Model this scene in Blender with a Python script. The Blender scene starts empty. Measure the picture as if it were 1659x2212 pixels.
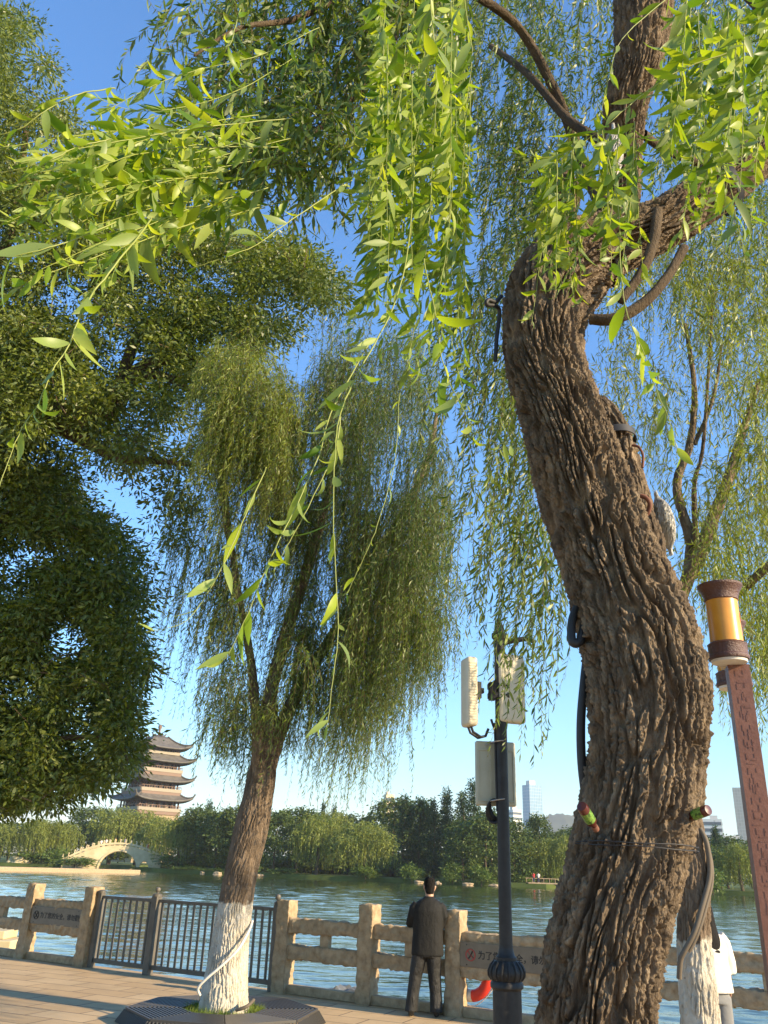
import bpy, bmesh, math, random
import numpy as np
from mathutils import Vector, Matrix, Euler
R = math.radians
scene = bpy.context.scene
COL = scene.collection

# ------------------------------------------------------------------ camera
FPX, CAM_H, PITCH, ROLL = 1780.0, 1.8, R(23.3), R(2.1)     # focal length in units of a 1659 x 2212 picture
cam_d = bpy.data.cameras.new('camera')
cam = bpy.data.objects.new('camera', cam_d); COL.objects.link(cam)
cam_d.sensor_fit = 'HORIZONTAL'; cam_d.sensor_width = 36.0
cam_d.lens = 36.0 * FPX / 1659.0
cam_d.clip_start = 0.05; cam_d.clip_end = 12000
CAM_M = Matrix.Rotation(math.pi / 2 + PITCH, 3, 'X') @ Matrix.Rotation(ROLL, 3, 'Z')
cam.matrix_world = Matrix.Translation((0, 0, CAM_H)) @ CAM_M.to_4x4()
scene.camera = cam

# ------------------------------------------------------------------ world, sun, exposure
SUN_EL, SUN_AZ = R(20), R(117)                              # azimuth clockwise from +Y
world = bpy.data.worlds.new('World'); scene.world = world
world.use_nodes = True
wn = world.node_tree.nodes; wn.clear()
w_out = wn.new('ShaderNodeOutputWorld'); w_bg = wn.new('ShaderNodeBackground'); w_sky = wn.new('ShaderNodeTexSky')
w_sky.sky_type = 'NISHITA'; w_sky.sun_disc = False
w_sky.sun_elevation = SUN_EL; w_sky.sun_rotation = SUN_AZ
w_sky.air_density = 1.5; w_sky.dust_density = 0.0; w_sky.ozone_density = 8.5
w_bg.inputs['Strength'].default_value = 0.15
world.node_tree.links.new(w_sky.outputs[0], w_bg.inputs['Color'])
world.node_tree.links.new(w_bg.outputs[0], w_out.inputs['Surface'])
sun_d = bpy.data.lights.new('sun', 'SUN'); sun_d.energy = 4.7; sun_d.angle = R(0.5); sun_d.color = (1.0, 0.80, 0.52)
sun = bpy.data.objects.new('sun', sun_d); COL.objects.link(sun)
to_sun = Vector((math.sin(SUN_AZ) * math.cos(SUN_EL), math.cos(SUN_AZ) * math.cos(SUN_EL), math.sin(SUN_EL)))
sun.rotation_euler = to_sun.to_track_quat('Z', 'Y').to_euler()
sun.location = to_sun * 60
scene.view_settings.view_transform = 'Standard'; scene.view_settings.look = 'None'
scene.view_settings.exposure = 1.2; scene.view_settings.gamma = 1.0
scene.cycles.max_bounces = 6; scene.cycles.diffuse_bounces = 3; scene.cycles.glossy_bounces = 3
scene.cycles.transmission_bounces = 4; scene.cycles.transparent_max_bounces = 4; scene.cycles.volume_bounces = 0

# ------------------------------------------------------------------ picture-measure helpers (metres out)
MN = np.array(CAM_M); C0 = np.array([0, 0, CAM_H])
def ray(x, y): return MN @ np.array([(x - 829.5) / FPX, -(y - 1106) / FPX, -1.0])
def G(x, y, z=0.0):
    r = ray(x, y); return C0 + r * ((z - CAM_H) / r[2])
def D(x, y, d):
    r = ray(x, y); return C0 + r * (d / r[1])
def Dn(x, y, d):
    r = (MN @ np.stack([(x - 829.5) / FPX, -(y - 1106) / FPX, -np.ones_like(x)])).T
    return C0 + r * (d / r[:, 1])[:, None]
def zc(p): return -(MN.T @ (np.array(p) - C0))[2]
def px2m(px, p): return px * zc(p) / FPX

# ------------------------------------------------------------------ object helpers
def tag(o, label=None, cat=None, group=None, kind=None):
    if label: o['label'] = label
    if cat: o['category'] = cat
    if group: o['group'] = group
    if kind: o['kind'] = kind
    return o
def empty(name, loc, label=None, cat=None, group=None, rz=0.0):
    o = bpy.data.objects.new(name, None); COL.objects.link(o)
    o.location = loc; o.rotation_euler = (0, 0, rz); o.empty_display_size = 0.2
    return tag(o, label, cat, group)
def link(name, me, mat=None, parent=None, loc=None):
    o = bpy.data.objects.new(name, me); COL.objects.link(o)
    if mat is not None:
        for m in (mat if isinstance(mat, (list, tuple)) else [mat]): me.materials.append(m)
    if parent is not None:
        o.parent = parent
    if loc is not None: o.location = loc
    return o
def np_mesh(name, V, F, mi=None, smooth=True, attrs=None):
    """V (n,3); F: list of int arrays (m,k), one per face size."""
    me = bpy.data.meshes.new(name)
    V = np.ascontiguousarray(V, dtype=np.float32)
    me.vertices.add(len(V)); me.vertices.foreach_set('co', V.ravel())
    loops = np.concatenate([f.ravel() for f in F]).astype(np.int32)
    tot = np.concatenate([np.full(len(f), f.shape[1]) for f in F])
    start = np.concatenate([[0], np.cumsum(tot)[:-1]]).astype(np.int32)
    me.loops.add(len(loops)); me.loops.foreach_set('vertex_index', loops)
    me.polygons.add(len(start)); me.polygons.foreach_set('loop_start', start)
    me.polygons.foreach_set('use_smooth', np.full(len(start), bool(smooth)))
    if mi is not None: me.polygons.foreach_set('material_index', np.asarray(mi, dtype=np.int32))
    for k, a in (attrs or {}).items():
        at = me.attributes.new(k, 'FLOAT', 'POINT'); at.data.foreach_set('value', np.asarray(a, dtype=np.float32))
    me.update(calc_edges=True)
    return me
class MB:
    """collects simple shapes into one mesh (coordinates local to the parent)"""
    def __init__(s): s.v = []; s.f = []
    def add(s, V, F):
        o = len(s.v); s.v += [tuple(map(float, p)) for p in V]; s.f += [tuple(i + o for i in f) for f in F]
    def box(s, c, size, rz=0.0, rot=None):
        h = [q / 2 for q in size]
        M = rot if rot is not None else Matrix.Rotation(rz, 3, 'Z')
        V = [M @ Vector((sx * h[0], sy * h[1], sz * h[2])) + Vector(c) for sx in (-1, 1) for sy in (-1, 1) for sz in (-1, 1)]
        s.add(V, [(0, 1, 3, 2), (4, 6, 7, 5), (0, 4, 5, 1), (2, 3, 7, 6), (0, 2, 6, 4), (1, 5, 7, 3)])
    def lathe(s, prof, n=24, c=(0, 0, 0), M=None, cap=True):
        V = []; Fc = []
        for r, z in prof:
            for k in range(n):
                a = 2 * math.pi * k / n; p = Vector((r * math.cos(a), r * math.sin(a), z))
                if M is not None: p = M @ p
                V.append(p + Vector(c))
        m = len(prof)
        for i in range(m - 1):
            for k in range(n): Fc.append((i * n + k, i * n + (k + 1) % n, (i + 1) * n + (k + 1) % n, (i + 1) * n + k))
        if cap: Fc += [tuple(range(n))[::-1], tuple((m - 1) * n + k for k in range(n))]
        s.add(V, Fc)
    def tube(s, pts, rad, n=8, closed=False):
        P = [Vector(p) for p in pts]; m = len(P)
        rr = rad if isinstance(rad, (list, tuple)) else [rad] * m
        V = []; up = None
        for i in range(m):
            a, b = (P[i - 1] if i or closed else P[i]), (P[(i + 1) % m] if i < m - 1 or closed else P[i])
            t = (b - a).normalized()
            if up is None: up = t.orthogonal().normalized()
            up = (up - t * up.dot(t)).normalized(); w = t.cross(up)
            V += [P[i] + (up * math.cos(2 * math.pi * k / n) + w * math.sin(2 * math.pi * k / n)) * rr[i] for k in range(n)]
        Fc = [(i * n + k, i * n + (k + 1) % n, (i + 1) % m * n + (k + 1) % n, (i + 1) % m * n + k) for i in range(m if closed else m - 1) for k in range(n)]
        if not closed: Fc += [tuple(range(n))[::-1], tuple((m - 1) * n + k for k in range(n))]
        s.add(V, Fc)
    def build(s, name, mat=None, parent=None, loc=None, smooth=False, bevel=0.0):
        me = bpy.data.meshes.new(name); me.from_pydata(s.v, [], s.f)
        bm = bmesh.new(); bm.from_mesh(me); bmesh.ops.recalc_face_normals(bm, faces=bm.faces)
        bm.to_mesh(me); bm.free()
        if smooth:
            me.polygons.foreach_set('use_smooth', [True] * len(me.polygons))
            me.set_sharp_from_angle(angle=R(40))
        o = link(name, me, mat, parent, loc)
        if bevel:
            b = o.modifiers.new('bevel', 'BEVEL'); b.width = bevel; b.segments = 2; b.limit_method = 'ANGLE'
        return o

# ------------------------------------------------------------------ materials
def mat(name, base=(0.5, 0.5, 0.5), rough=0.6, metal=0.0, spec=0.5, trans=0.0):
    m = bpy.data.materials.new(name); m.use_nodes = True
    b = m.node_tree.nodes['Principled BSDF']
    b.inputs['Base Color'].default_value = (*base, 1); b.inputs['Roughness'].default_value = rough
    b.inputs['Metallic'].default_value = metal; b.inputs['Specular IOR Level'].default_value = spec
    if trans: b.inputs['Transmission Weight'].default_value = trans
    return m
def N(m, t, **kw):
    n = m.node_tree.nodes.new(t)
    for k, v in kw.items():
        if k in n.inputs: n.inputs[k].default_value = v
        else: setattr(n, k, v)
    return n
def L(m, a, b): m.node_tree.links.new(a, b)
def noise_color(m, stops, scale=5.0, detail=6.0, rough=0.6, stretch=(1, 1, 1), coord='Object', bump=0.0, bump_scale=None, dist=0.02):
    """base colour from a ramp over noise, optional bump from a second noise"""
    b = m.node_tree.nodes['Principled BSDF']
    tc = N(m, 'ShaderNodeTexCoord'); mp = N(m, 'ShaderNodeMapping'); mp.inputs['Scale'].default_value = stretch
    L(m, tc.outputs[coord], mp.inputs[0])
    nz = N(m, 'ShaderNodeTexNoise', Scale=scale, Detail=detail, Roughness=rough); L(m, mp.outputs[0], nz.inputs['Vector'])
    rp = N(m, 'ShaderNodeValToRGB'); cr = rp.color_ramp
    while len(cr.elements) < len(stops): cr.elements.new(0.5)
    for e, (p, c) in zip(cr.elements, stops): e.position = p; e.color = (*c, 1)
    L(m, nz.outputs['Fac'], rp.inputs[0]); L(m, rp.outputs[0], b.inputs['Base Color'])
    if bump:
        n2 = N(m, 'ShaderNodeTexNoise', Scale=bump_scale or scale * 3, Detail=8.0, Roughness=0.65); L(m, mp.outputs[0], n2.inputs['Vector'])
        bp = N(m, 'ShaderNodeBump', Strength=bump, Distance=dist); L(m, n2.outputs['Fac'], bp.inputs['Height'])
        L(m, bp.outputs[0], b.inputs['Normal'])
    return m
def leaf_mat(name, c0, c1, c2, under, transl, tw=0.4, gloss=0.25):
    """leaf with a paler underside; per-leaf colour from the 'rnd' attribute"""
    m = bpy.data.materials.new(name); m.use_nodes = True; nt = m.node_tree; nt.nodes.clear()
    out = N(m, 'ShaderNodeOutputMaterial'); at = N(m, 'ShaderNodeAttribute', attribute_name='rnd')
    rp = N(m, 'ShaderNodeValToRGB'); cr = rp.color_ramp; cr.elements.new(0.5)
    for e, (p, c) in zip(cr.elements, ((0, c0), (0.55, c1), (1, c2))): e.position = p; e.color = (*c, 1)
    L(m, at.outputs['Fac'], rp.inputs[0])
    geo = N(m, 'ShaderNodeNewGeometry')
    mx = N(m, 'ShaderNodeMix', data_type='RGBA'); mx.inputs['B'].default_value = (*under, 1)
    mul = N(m, 'ShaderNodeMath', operation='MULTIPLY'); mul.inputs[1].default_value = 0.55
    L(m, geo.outputs['Backfacing'], mul.inputs[0]); L(m, mul.outputs[0], mx.inputs['Factor'])
    L(m, rp.outputs[0], mx.inputs['A'])
    pr = N(m, 'ShaderNodeBsdfPrincipled', Roughness=0.42); pr.inputs['Specular IOR Level'].default_value = gloss
    L(m, mx.outputs['Result'], pr.inputs['Base Color'])
    tr = N(m, 'ShaderNodeBsdfTranslucent')
    m2 = N(m, 'ShaderNodeMix', data_type='RGBA', blend_type='MULTIPLY'); m2.inputs['Factor'].default_value = 1.0
    m2.inputs['B'].default_value = (*transl, 1); L(m, rp.outputs[0], m2.inputs['A'])
    L(m, m2.outputs['Result'], tr.inputs['Color'])
    ms = N(m, 'ShaderNodeMixShader'); ms.inputs[0].default_value = tw
    L(m, pr.outputs[0], ms.inputs[1]); L(m, tr.outputs[0], ms.inputs[2]); L(m, ms.outputs[0], out.inputs['Surface'])
    return m

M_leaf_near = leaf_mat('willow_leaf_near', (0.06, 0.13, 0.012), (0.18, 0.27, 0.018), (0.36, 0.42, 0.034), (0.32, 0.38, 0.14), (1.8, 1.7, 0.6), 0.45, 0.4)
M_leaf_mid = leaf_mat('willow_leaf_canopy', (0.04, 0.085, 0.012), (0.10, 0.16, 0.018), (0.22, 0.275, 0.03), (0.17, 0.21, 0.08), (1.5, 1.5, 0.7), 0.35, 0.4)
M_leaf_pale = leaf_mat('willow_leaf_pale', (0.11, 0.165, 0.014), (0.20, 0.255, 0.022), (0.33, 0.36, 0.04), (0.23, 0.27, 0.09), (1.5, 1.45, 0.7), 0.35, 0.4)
M_leaf_broad = leaf_mat('broad_leaf', (0.07, 0.11, 0.012), (0.14, 0.18, 0.018), (0.27, 0.29, 0.032), (0.13, 0.16, 0.05), (1.4, 1.4, 0.6), 0.28, 0.45)
M_far_willow = leaf_mat('far_willow_leaf', (0.15, 0.185, 0.03), (0.21, 0.24, 0.04), (0.28, 0.30, 0.06), (0.15, 0.18, 0.05), (1.3, 1.3, 0.7), 0.25, 0.2)
M_far_broad = leaf_mat('far_broad_leaf', (0.05, 0.085, 0.018), (0.085, 0.12, 0.024), (0.13, 0.165, 0.032), (0.06, 0.09, 0.03), (1.2, 1.2, 0.7), 0.2, 0.2)
M_far_dark = leaf_mat('far_conifer_needles', (0.022, 0.050, 0.018), (0.040, 0.075, 0.024), (0.07, 0.11, 0.03), (0.04, 0.07, 0.03), (1.2, 1.2, 0.7), 0.2, 0.2)
M_far_bush = leaf_mat('far_bush_leaf', (0.07, 0.12, 0.02), (0.11, 0.165, 0.028), (0.16, 0.21, 0.04), (0.1, 0.14, 0.04), (1.3, 1.3, 0.7), 0.25, 0.2)
M_twig = mat('green_twig', (0.24, 0.27, 0.05), 0.5)
M_twig_brown = mat('brown_twig', (0.13, 0.085, 0.04), 0.7)
def bark_mat(name, lo, mid, hi, scale=14.0):
    m = mat(name, mid, 0.9, spec=0.2)
    noise_color(m, ((0.3, lo), (0.5, mid), (0.72, hi)), scale=scale, detail=10, rough=0.72, stretch=(1, 1, 0.4), bump=1.0, bump_scale=60, dist=0.03)
    return m
M_bark = bark_mat('willow_bark', (0.06, 0.044, 0.03), (0.18, 0.132, 0.086), (0.41, 0.31, 0.20))
M_bark_dark = bark_mat('dark_bark', (0.06, 0.042, 0.026), (0.105, 0.075, 0.045), (0.16, 0.12, 0.075), 6)
def painted_bark(name, ztop):
    """brown bark, limewashed white below ztop (ragged edge, cracked)"""
    m = bark_mat(name, (0.10, 0.072, 0.048), (0.19, 0.14, 0.095), (0.29, 0.22, 0.155), 12)
    b = m.node_tree.nodes['Principled BSDF']; src = b.inputs['Base Color'].links[0].from_socket
    geo = N(m, 'ShaderNodeNewGeometry'); sp = N(m, 'ShaderNodeSeparateXYZ'); L(m, geo.outputs['Position'], sp.inputs[0])
    nz = N(m, 'ShaderNodeTexNoise', Scale=9.0, Detail=5.0); L(m, geo.outputs['Position'], nz.inputs['Vector'])
    ad = N(m, 'ShaderNodeMath', operation='MULTIPLY_ADD'); ad.inputs[1].default_value = 0.22; L(m, nz.outputs['Fac'], ad.inputs[0]); L(m, sp.outputs['Z'], ad.inputs[2])
    lt = N(m, 'ShaderNodeMapRange'); lt.inputs['From Min'].default_value = ztop + 0.125; lt.inputs['From Max'].default_value = ztop + 0.10
    L(m, ad.outputs[0], lt.inputs['Value'])
    n2 = N(m, 'ShaderNodeTexNoise', Scale=26.0, Detail=6.0); L(m, geo.outputs['Position'], n2.inputs['Vector'])
    gap = N(m, 'ShaderNodeMapRange'); gap.inputs['From Min'].default_value = 0.24; gap.inputs['From Max'].default_value = 0.36; L(m, n2.outputs['Fac'], gap.inputs['Value'])
    ml = N(m, 'ShaderNodeMath', operation='MULTIPLY'); L(m, lt.outputs[0], ml.inputs[0]); L(m, gap.outputs[0], ml.inputs[1])
    wc = N(m, 'ShaderNodeValToRGB'); wc.color_ramp.elements[0].position = 0.35; wc.color_ramp.elements[0].color = (0.46, 0.41, 0.32, 1)
    wc.color_ramp.elements[1].position = 0.6; wc.color_ramp.elements[1].color = (0.66, 0.60, 0.49, 1)
    n3 = N(m, 'ShaderNodeTexNoise', Scale=4.0, Detail=4.0); L(m, geo.outputs['Position'], n3.inputs['Vector']); L(m, n3.outputs['Fac'], wc.inputs[0])
    mx = N(m, 'ShaderNodeMix', data_type='RGBA'); L(m, ml.outputs[0], mx.inputs['Factor']); L(m, src, mx.inputs['A']); L(m, wc.outputs[0], mx.inputs['B'])
    L(m, mx.outputs['Result'], b.inputs['Base Color'])
    return m
M_stone = noise_color(mat('rough_granite', rough=0.9, spec=0.2), ((0.3, (0.25, 0.178, 0.105)), (0.55, (0.41, 0.305, 0.185)), (0.8, (0.52, 0.40, 0.26))), scale=9, bump=0.6, bump_scale=30, dist=0.02)
M_stone_pale = noise_color(mat('pale_stone', rough=0.85, spec=0.2), ((0.3, (0.46, 0.36, 0.20)), (0.6, (0.60, 0.49, 0.29)), (0.85, (0.66, 0.57, 0.38))), scale=0.6, bump=0.3)
M_stone_white = mat('white_marble', (0.66, 0.62, 0.54), 0.8)
M_black_metal = noise_color(mat('black_painted_metal', rough=0.5, spec=0.3), ((0.3, (0.016, 0.015, 0.014)), (0.7, (0.032, 0.029, 0.027))), scale=12, bump=0.15)
M_gate_metal = noise_color(mat('grey_brown_metal', rough=0.55), ((0.3, (0.085, 0.075, 0.06)), (0.7, (0.14, 0.122, 0.095))), scale=8, bump=0.1)
M_cream = noise_color(mat('cream_plastic', rough=0.5), ((0.3, (0.56, 0.50, 0.36)), (0.7, (0.62, 0.56, 0.42))), scale=6)
M_box_grey = noise_color(mat('grey_green_plastic', rough=0.5), ((0.3, (0.36, 0.35, 0.26)), (0.7, (0.44, 0.43, 0.33))), scale=5)
M_rubber = mat('black_rubber', (0.018, 0.017, 0.017), 0.6)
M_hose = mat('grey_brown_hose', (0.115, 0.09, 0.062), 0.7)
M_steel = mat('zinc_band', (0.35, 0.32, 0.28), 0.4, 0.8)
M_rust = noise_color(mat('rusty_iron', rough=0.8), ((0.3, (0.10, 0.035, 0.02)), (0.7, (0.22, 0.09, 0.05))), scale=30)

# ------------------------------------------------------------------ noise and bark
def _h(ix, iy, seed):
    n = (ix.astype(np.int64) * 374761393 + iy.astype(np.int64) * 668265263 + seed * 1442695041) & 0x7fffffff
    n = ((n ^ (n >> 13)) * 1274126177) & 0x7fffffff
    n = n ^ (n >> 16)
    return (n & 0xffffff) / float(0xffffff)
def vnoise(x, y, px=None, seed=0):
    x0 = np.floor(x); y0 = np.floor(y); fx = x - x0; fy = y - y0
    fx = fx * fx * (3 - 2 * fx); fy = fy * fy * (3 - 2 * fy)
    xa, xb = x0, x0 + 1
    if px: xa = xa % px; xb = xb % px
    a = _h(xa, y0, seed); b = _h(xb, y0, seed); c = _h(xa, y0 + 1, seed); d = _h(xb, y0 + 1, seed)
    return (a * (1 - fx) + b * fx) * (1 - fy) + (c * (1 - fx) + d * fx) * fy
def fbm(x, y, px=None, seed=0, oct=4):
    s = 0; a = 0.5; t = 0
    for o in range(oct):
        s = s + a * vnoise(x * 2 ** o, y * 2 ** o, px * 2 ** o if px else None, seed + o); t += a; a *= 0.5
    return s / t
def bark_height(u, s, circ, seed=0, cw=0.062, ch=0.20):
    """interlaced plates split by long fissures: 0 in a fissure, 1 on a plate"""
    nc = max(6, int(round(circ / cw)))
    X = u * nc + 1.15 * (fbm(u * nc * 0.6, s / ch * 0.9, None, seed + 7, 3) - 0.5) * np.sin(np.pi * np.clip(np.minimum(u, 1 - u) * 12, 0, 0.5))
    X = X + 0.5 * np.sin(s * 3.1 + seed)
    Y = s / ch + 1.1 * (vnoise(u * nc, s / ch * 1.3, nc, seed + 3) - 0.5)
    ix = np.floor(X); iy = np.floor(Y)
    f1 = np.full(X.shape, 9.0); f2 = np.full(X.shape, 9.0)
    for dx in (-1, 0, 1):
        for dy in (-1, 0, 1):
            cx = ix + dx; cy = iy + dy; wx = cx % nc
            jx = cx + 0.15 + 0.7 * _h(wx, cy, seed); jy = cy + 0.05 + 0.9 * _h(wx, cy, seed + 11)
            d = np.sqrt((X - jx) ** 2 + (0.34 * (Y - jy)) ** 2)
            m = d < f1; f2 = np.where(m, f1, np.minimum(f2, d)); f1 = np.where(m, d, f1)
    e = f2 - f1
    h = np.clip((e - 0.072) / 0.09, 0, 1); h = h * h * (3 - 2 * h)
    return h * (0.82 + 0.18 * np.clip(e / 0.8, 0, 1))
def sweep_trunk(name, pts, rad, mat_, parent, nu=200, step=0.012, depth=0.022, seed=0, cw=0.062, ch=0.2, lump=0.06, flare=0.0, cap=True):
    P = np.array(pts, float); r = np.array(rad, float); n = len(P)
    def cr(A, t):                                   # Catmull-Rom through the points
        i = np.clip(np.floor(t).astype(int), 0, n - 2); f = (t - i)
        g = lambda k: A[np.clip(i + k, 0, n - 1)]
        if A.ndim == 2: f = f[:, None]
        p0, p1, p2, p3 = g(-1), g(0), g(1), g(2)
        return 0.5 * ((2 * p1) + (p2 - p0) * f + (2 * p0 - 5 * p1 + 4 * p2 - p3) * f ** 2 + (3 * p1 - p0 - 3 * p2 + p3) * f ** 3)
    tt = np.linspace(0, n - 1, 400); Q = cr(P, tt); L_ = np.concatenate([[0], np.cumsum(np.linalg.norm(np.diff(Q, axis=0), axis=1))])
    m = max(4, int(L_[-1] / step)); s = np.linspace(0, L_[-1], m); t = np.interp(s, L_, tt)
    Q = cr(P, t); rr = cr(r, t)
    T = np.gradient(Q, axis=0); T /= np.linalg.norm(T, axis=1)[:, None]
    U = np.zeros_like(T); up = np.array([0.0, 1.0, 0.0])            # seam away from the camera
    for i in range(m):
        up = up - T[i] * up.dot(T[i]); up /= np.linalg.norm(up); U[i] = up
    W = np.cross(T, U)
    u = np.linspace(0, 1, nu, endpoint=False); uu, ss = np.meshgrid(u, s)
    rmean = float(rr.mean()); circ = 2 * math.pi * rmean
    h = bark_height(uu, ss, circ, seed, cw, ch)
    nf = max(4, int(round(circ / 0.016))); fine = fbm(uu * nf, ss / 0.034, nf, seed + 20, 4) - 0.5
    rid = 1 - 2 * np.abs(fbm(uu * nf * 0.8, ss / 0.055 + 3 * h, None, seed + 80, 3) - 0.5); fine = fine + 0.7 * (rid - 0.75) * np.clip(np.minimum(uu, 1 - uu) * 20, 0, 1)
    lumps = fbm(uu * 4, ss / 0.45, 4, seed + 40, 3) - 0.5
    nb = max(3, int(round(circ / 0.2)))
    dep = depth * (0.65 + 0.9 * vnoise(uu * nb, ss / 0.35, nb, seed + 60))
    h2 = bark_height(uu, ss, circ, seed + 5, cw * 0.85, ch * 0.21)
    nm = max(4, int(round(circ / 0.007))); mic = fbm(uu * nm, ss / 0.010, nm, seed + 90, 2) - 0.5
    disp = dep * (h - 1) + depth * 0.26 * (h2 - 1) * h + depth * 0.34 * fine * (0.15 + h) + depth * 0.27 * mic + lumps * lump * rmean * 2
    ra = rr[:, None] + disp * np.minimum(1, rr[:, None] / max(rmean, 1e-6))
    if flare: ra = ra * (1 + flare * np.exp(-ss / 0.22) * (1 + 0.5 * np.sin(uu * 2 * math.pi * 5 + seed)))
    a = 2 * math.pi * uu
    V = Q[:, None, :] + U[:, None, :] * (np.cos(a) * ra)[..., None] + W[:, None, :] * (np.sin(a) * ra)[..., None]
    V = V.reshape(-1, 3)
    i, k = np.meshgrid(np.arange(m - 1), np.arange(nu), indexing='ij'); k2 = (k + 1) % nu
    F = [np.stack([i * nu + k, i * nu + k2, (i + 1) * nu + k2, (i + 1) * nu + k], -1).reshape(-1, 4)]
    if cap:
        V = np.vstack([V, Q[-1] + T[-1] * rr[-1] * 0.3]); c = len(V) - 1
        kk = np.arange(nu); F.append(np.stack([(m - 1) * nu + kk, (m - 1) * nu + (kk + 1) % nu, np.full(nu, c)], -1))
    me = np_mesh(name, V - (np.array(parent.location) if parent else 0), F)
    return link(name, me, mat_, parent)

# ------------------------------------------------------------------ leaves
def norm(a): return a / np.maximum(np.linalg.norm(a, axis=-1, keepdims=True), 1e-9)
PROFILE = {7: np.array([[0, .06], [.12, .55], [.3, .95], [.48, 1], [.66, .8], [.84, .42], [1, .02]]),
           4: np.array([[0, .08], [.32, 1], [.66, .8], [1, .03]]), 3: np.array([[0, .1], [.42, 1], [1, .04]])}
def leaves(base, axis, nrm, length, width, curl, rows=4, fold=0.0, rnd=None):
    """vectorised lance-shaped leaves -> V, quads, per-vertex rnd"""
    n = len(base); pr = PROFILE[rows]
    axis = norm(axis); side = norm(np.cross(axis, nrm)); nrm = np.cross(side, axis)
    t = pr[:, 0][None, :]; w = pr[:, 1][None, :]
    c = np.where(np.abs(curl) < 1e-3, 1e-3, curl)[:, None]
    al = np.sin(c * t) / c; bl = (1 - np.cos(c * t)) / c
    mid = base[:, None, :] + axis[:, None, :] * (al * length[:, None])[..., None] + nrm[:, None, :] * (bl * length[:, None])[..., None]
    hw = (w * width[:, None] * 0.5)[..., None]
    if fold:
        ln = nrm[:, None, :] * np.cos(c * t)[..., None] - axis[:, None, :] * np.sin(c * t)[..., None]
        a = mid + side[:, None, :] * hw + ln * hw * fold; b = mid - side[:, None, :] * hw + ln * hw * fold
        V = np.stack([a, mid, b], 2).reshape(-1, 3); k = 3
    else:
        V = np.stack([mid + side[:, None, :] * hw, mid - side[:, None, :] * hw], 2).reshape(-1, 3); k = 2
    q = []
    for r in range(rows - 1):
        for j in range(k - 1): q.append([r * k + j, r * k + j + 1, (r + 1) * k + j + 1, (r + 1) * k + j])
    q = np.array(q)[None] + (np.arange(n) * rows * k)[:, None, None]
    if rnd is None: rnd = np.random.rand(n)
    return V, q.reshape(-1, 4), np.repeat(rnd, rows * k)
def tubes(paths, r0, r1, sides=3):
    """paths (n,m,3) -> thin tapering stems"""
    n, m, _ = paths.shape
    T = norm(np.gradient(paths, axis=1)); ref = np.where(np.abs(T[..., 2:3]) > 0.9, np.array([1.0, 0, 0]), np.array([0, 0, 1.0]))
    A = norm(np.cross(T, ref)); B = np.cross(T, A)
    rad = np.linspace(r0, r1, m)[None, :, None] if np.isscalar(r0) else (np.asarray(r0)[:, None] * np.linspace(1, r1, m)[None])[..., None]
    V = np.stack([paths + (A * math.cos(2 * math.pi * k / sides) + B * math.sin(2 * math.pi * k / sides)) * rad for k in range(sides)], 2)
    i, k = np.meshgrid(np.arange(m - 1), np.arange(sides), indexing='ij'); k2 = (k + 1) % sides
    q = np.stack([i * sides + k, i * sides + k2, (i + 1) * sides + k2, (i + 1) * sides + k], -1).reshape(-1, 4)
    F = (q[None] + (np.arange(n) * m * sides)[:, None, None]).reshape(-1, 4)
    return V.reshape(-1, 3), F
def resample(paths, m):
    """(n,k,3) polylines -> (n,m,3) by linear parameter"""
    n, k, _ = paths.shape; t = np.linspace(0, k - 1, m); i = np.minimum(t.astype(int), k - 2); f = (t - i)[None, :, None]
    return paths[:, i] * (1 - f) + paths[:, i + 1] * f
WIND = np.array([-0.33, 0.04, 0.0])
def leafy_strands(paths, spacing, leaf_len, leaf_w, rng, rows=4, fold=0.0, spread=0.75, droop=0.55, curl=0.6, lenvar=0.3, wind=1.0, skip=0.0, tipsmall=0.5):
    """leaves set alternately along each path; returns leaf V, F, rnd"""
    n, m, _ = paths.shape
    seg = np.linalg.norm(np.diff(paths, axis=1), axis=2); Ln = seg.sum(1)
    B = []; T = []; tp = []
    cnt = np.maximum(3, (Ln / spacing).astype(int))
    for i in range(n):
        t = (np.arange(cnt[i]) + rng.random(cnt[i]) * 0.6 + 0.3) / cnt[i] * (m - 1); t = np.clip(t, 0, m - 1.001)
        if skip: t = t[rng.random(len(t)) > skip]
        k = t.astype(int); f = (t - k)[:, None]
        B.append(paths[i, k] * (1 - f) + paths[i, k + 1] * f); T.append(paths[i, k + 1] - paths[i, k]); tp.append(t / (m - 1))
    B = np.vstack(B); T = norm(np.vstack(T)); tp = np.concatenate(tp); q = len(B)
    ref = norm(rng.normal(size=(q, 3)) * np.array([1, 1, 0.35])); sd = norm(np.cross(T, ref))
    ang = spread * (0.5 + rng.random(q))[:, None]
    ax = T * np.cos(ang) + sd * np.sin(ang) + np.array([0, 0, -1.0]) * droop * rng.random(q)[:, None] + WIND * wind * (0.4 + rng.random(q))[:, None]
    ln = leaf_len * (1 + lenvar * rng.normal(size=q)).clip(0.35, 1.6) * (1 - tipsmall * np.clip(tp - 0.6, 0, 1) / 0.4)
    w = leaf_w * (ln / leaf_len) * (0.8 + 0.4 * rng.random(q))
    nr = norm(rng.normal(size=(q, 3)) + np.array([0.2, -0.3, 0.9]))
    return leaves(B, ax, nr, ln, w, curl * rng.normal(size=q), rows, fold, rng.random(q))
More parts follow.
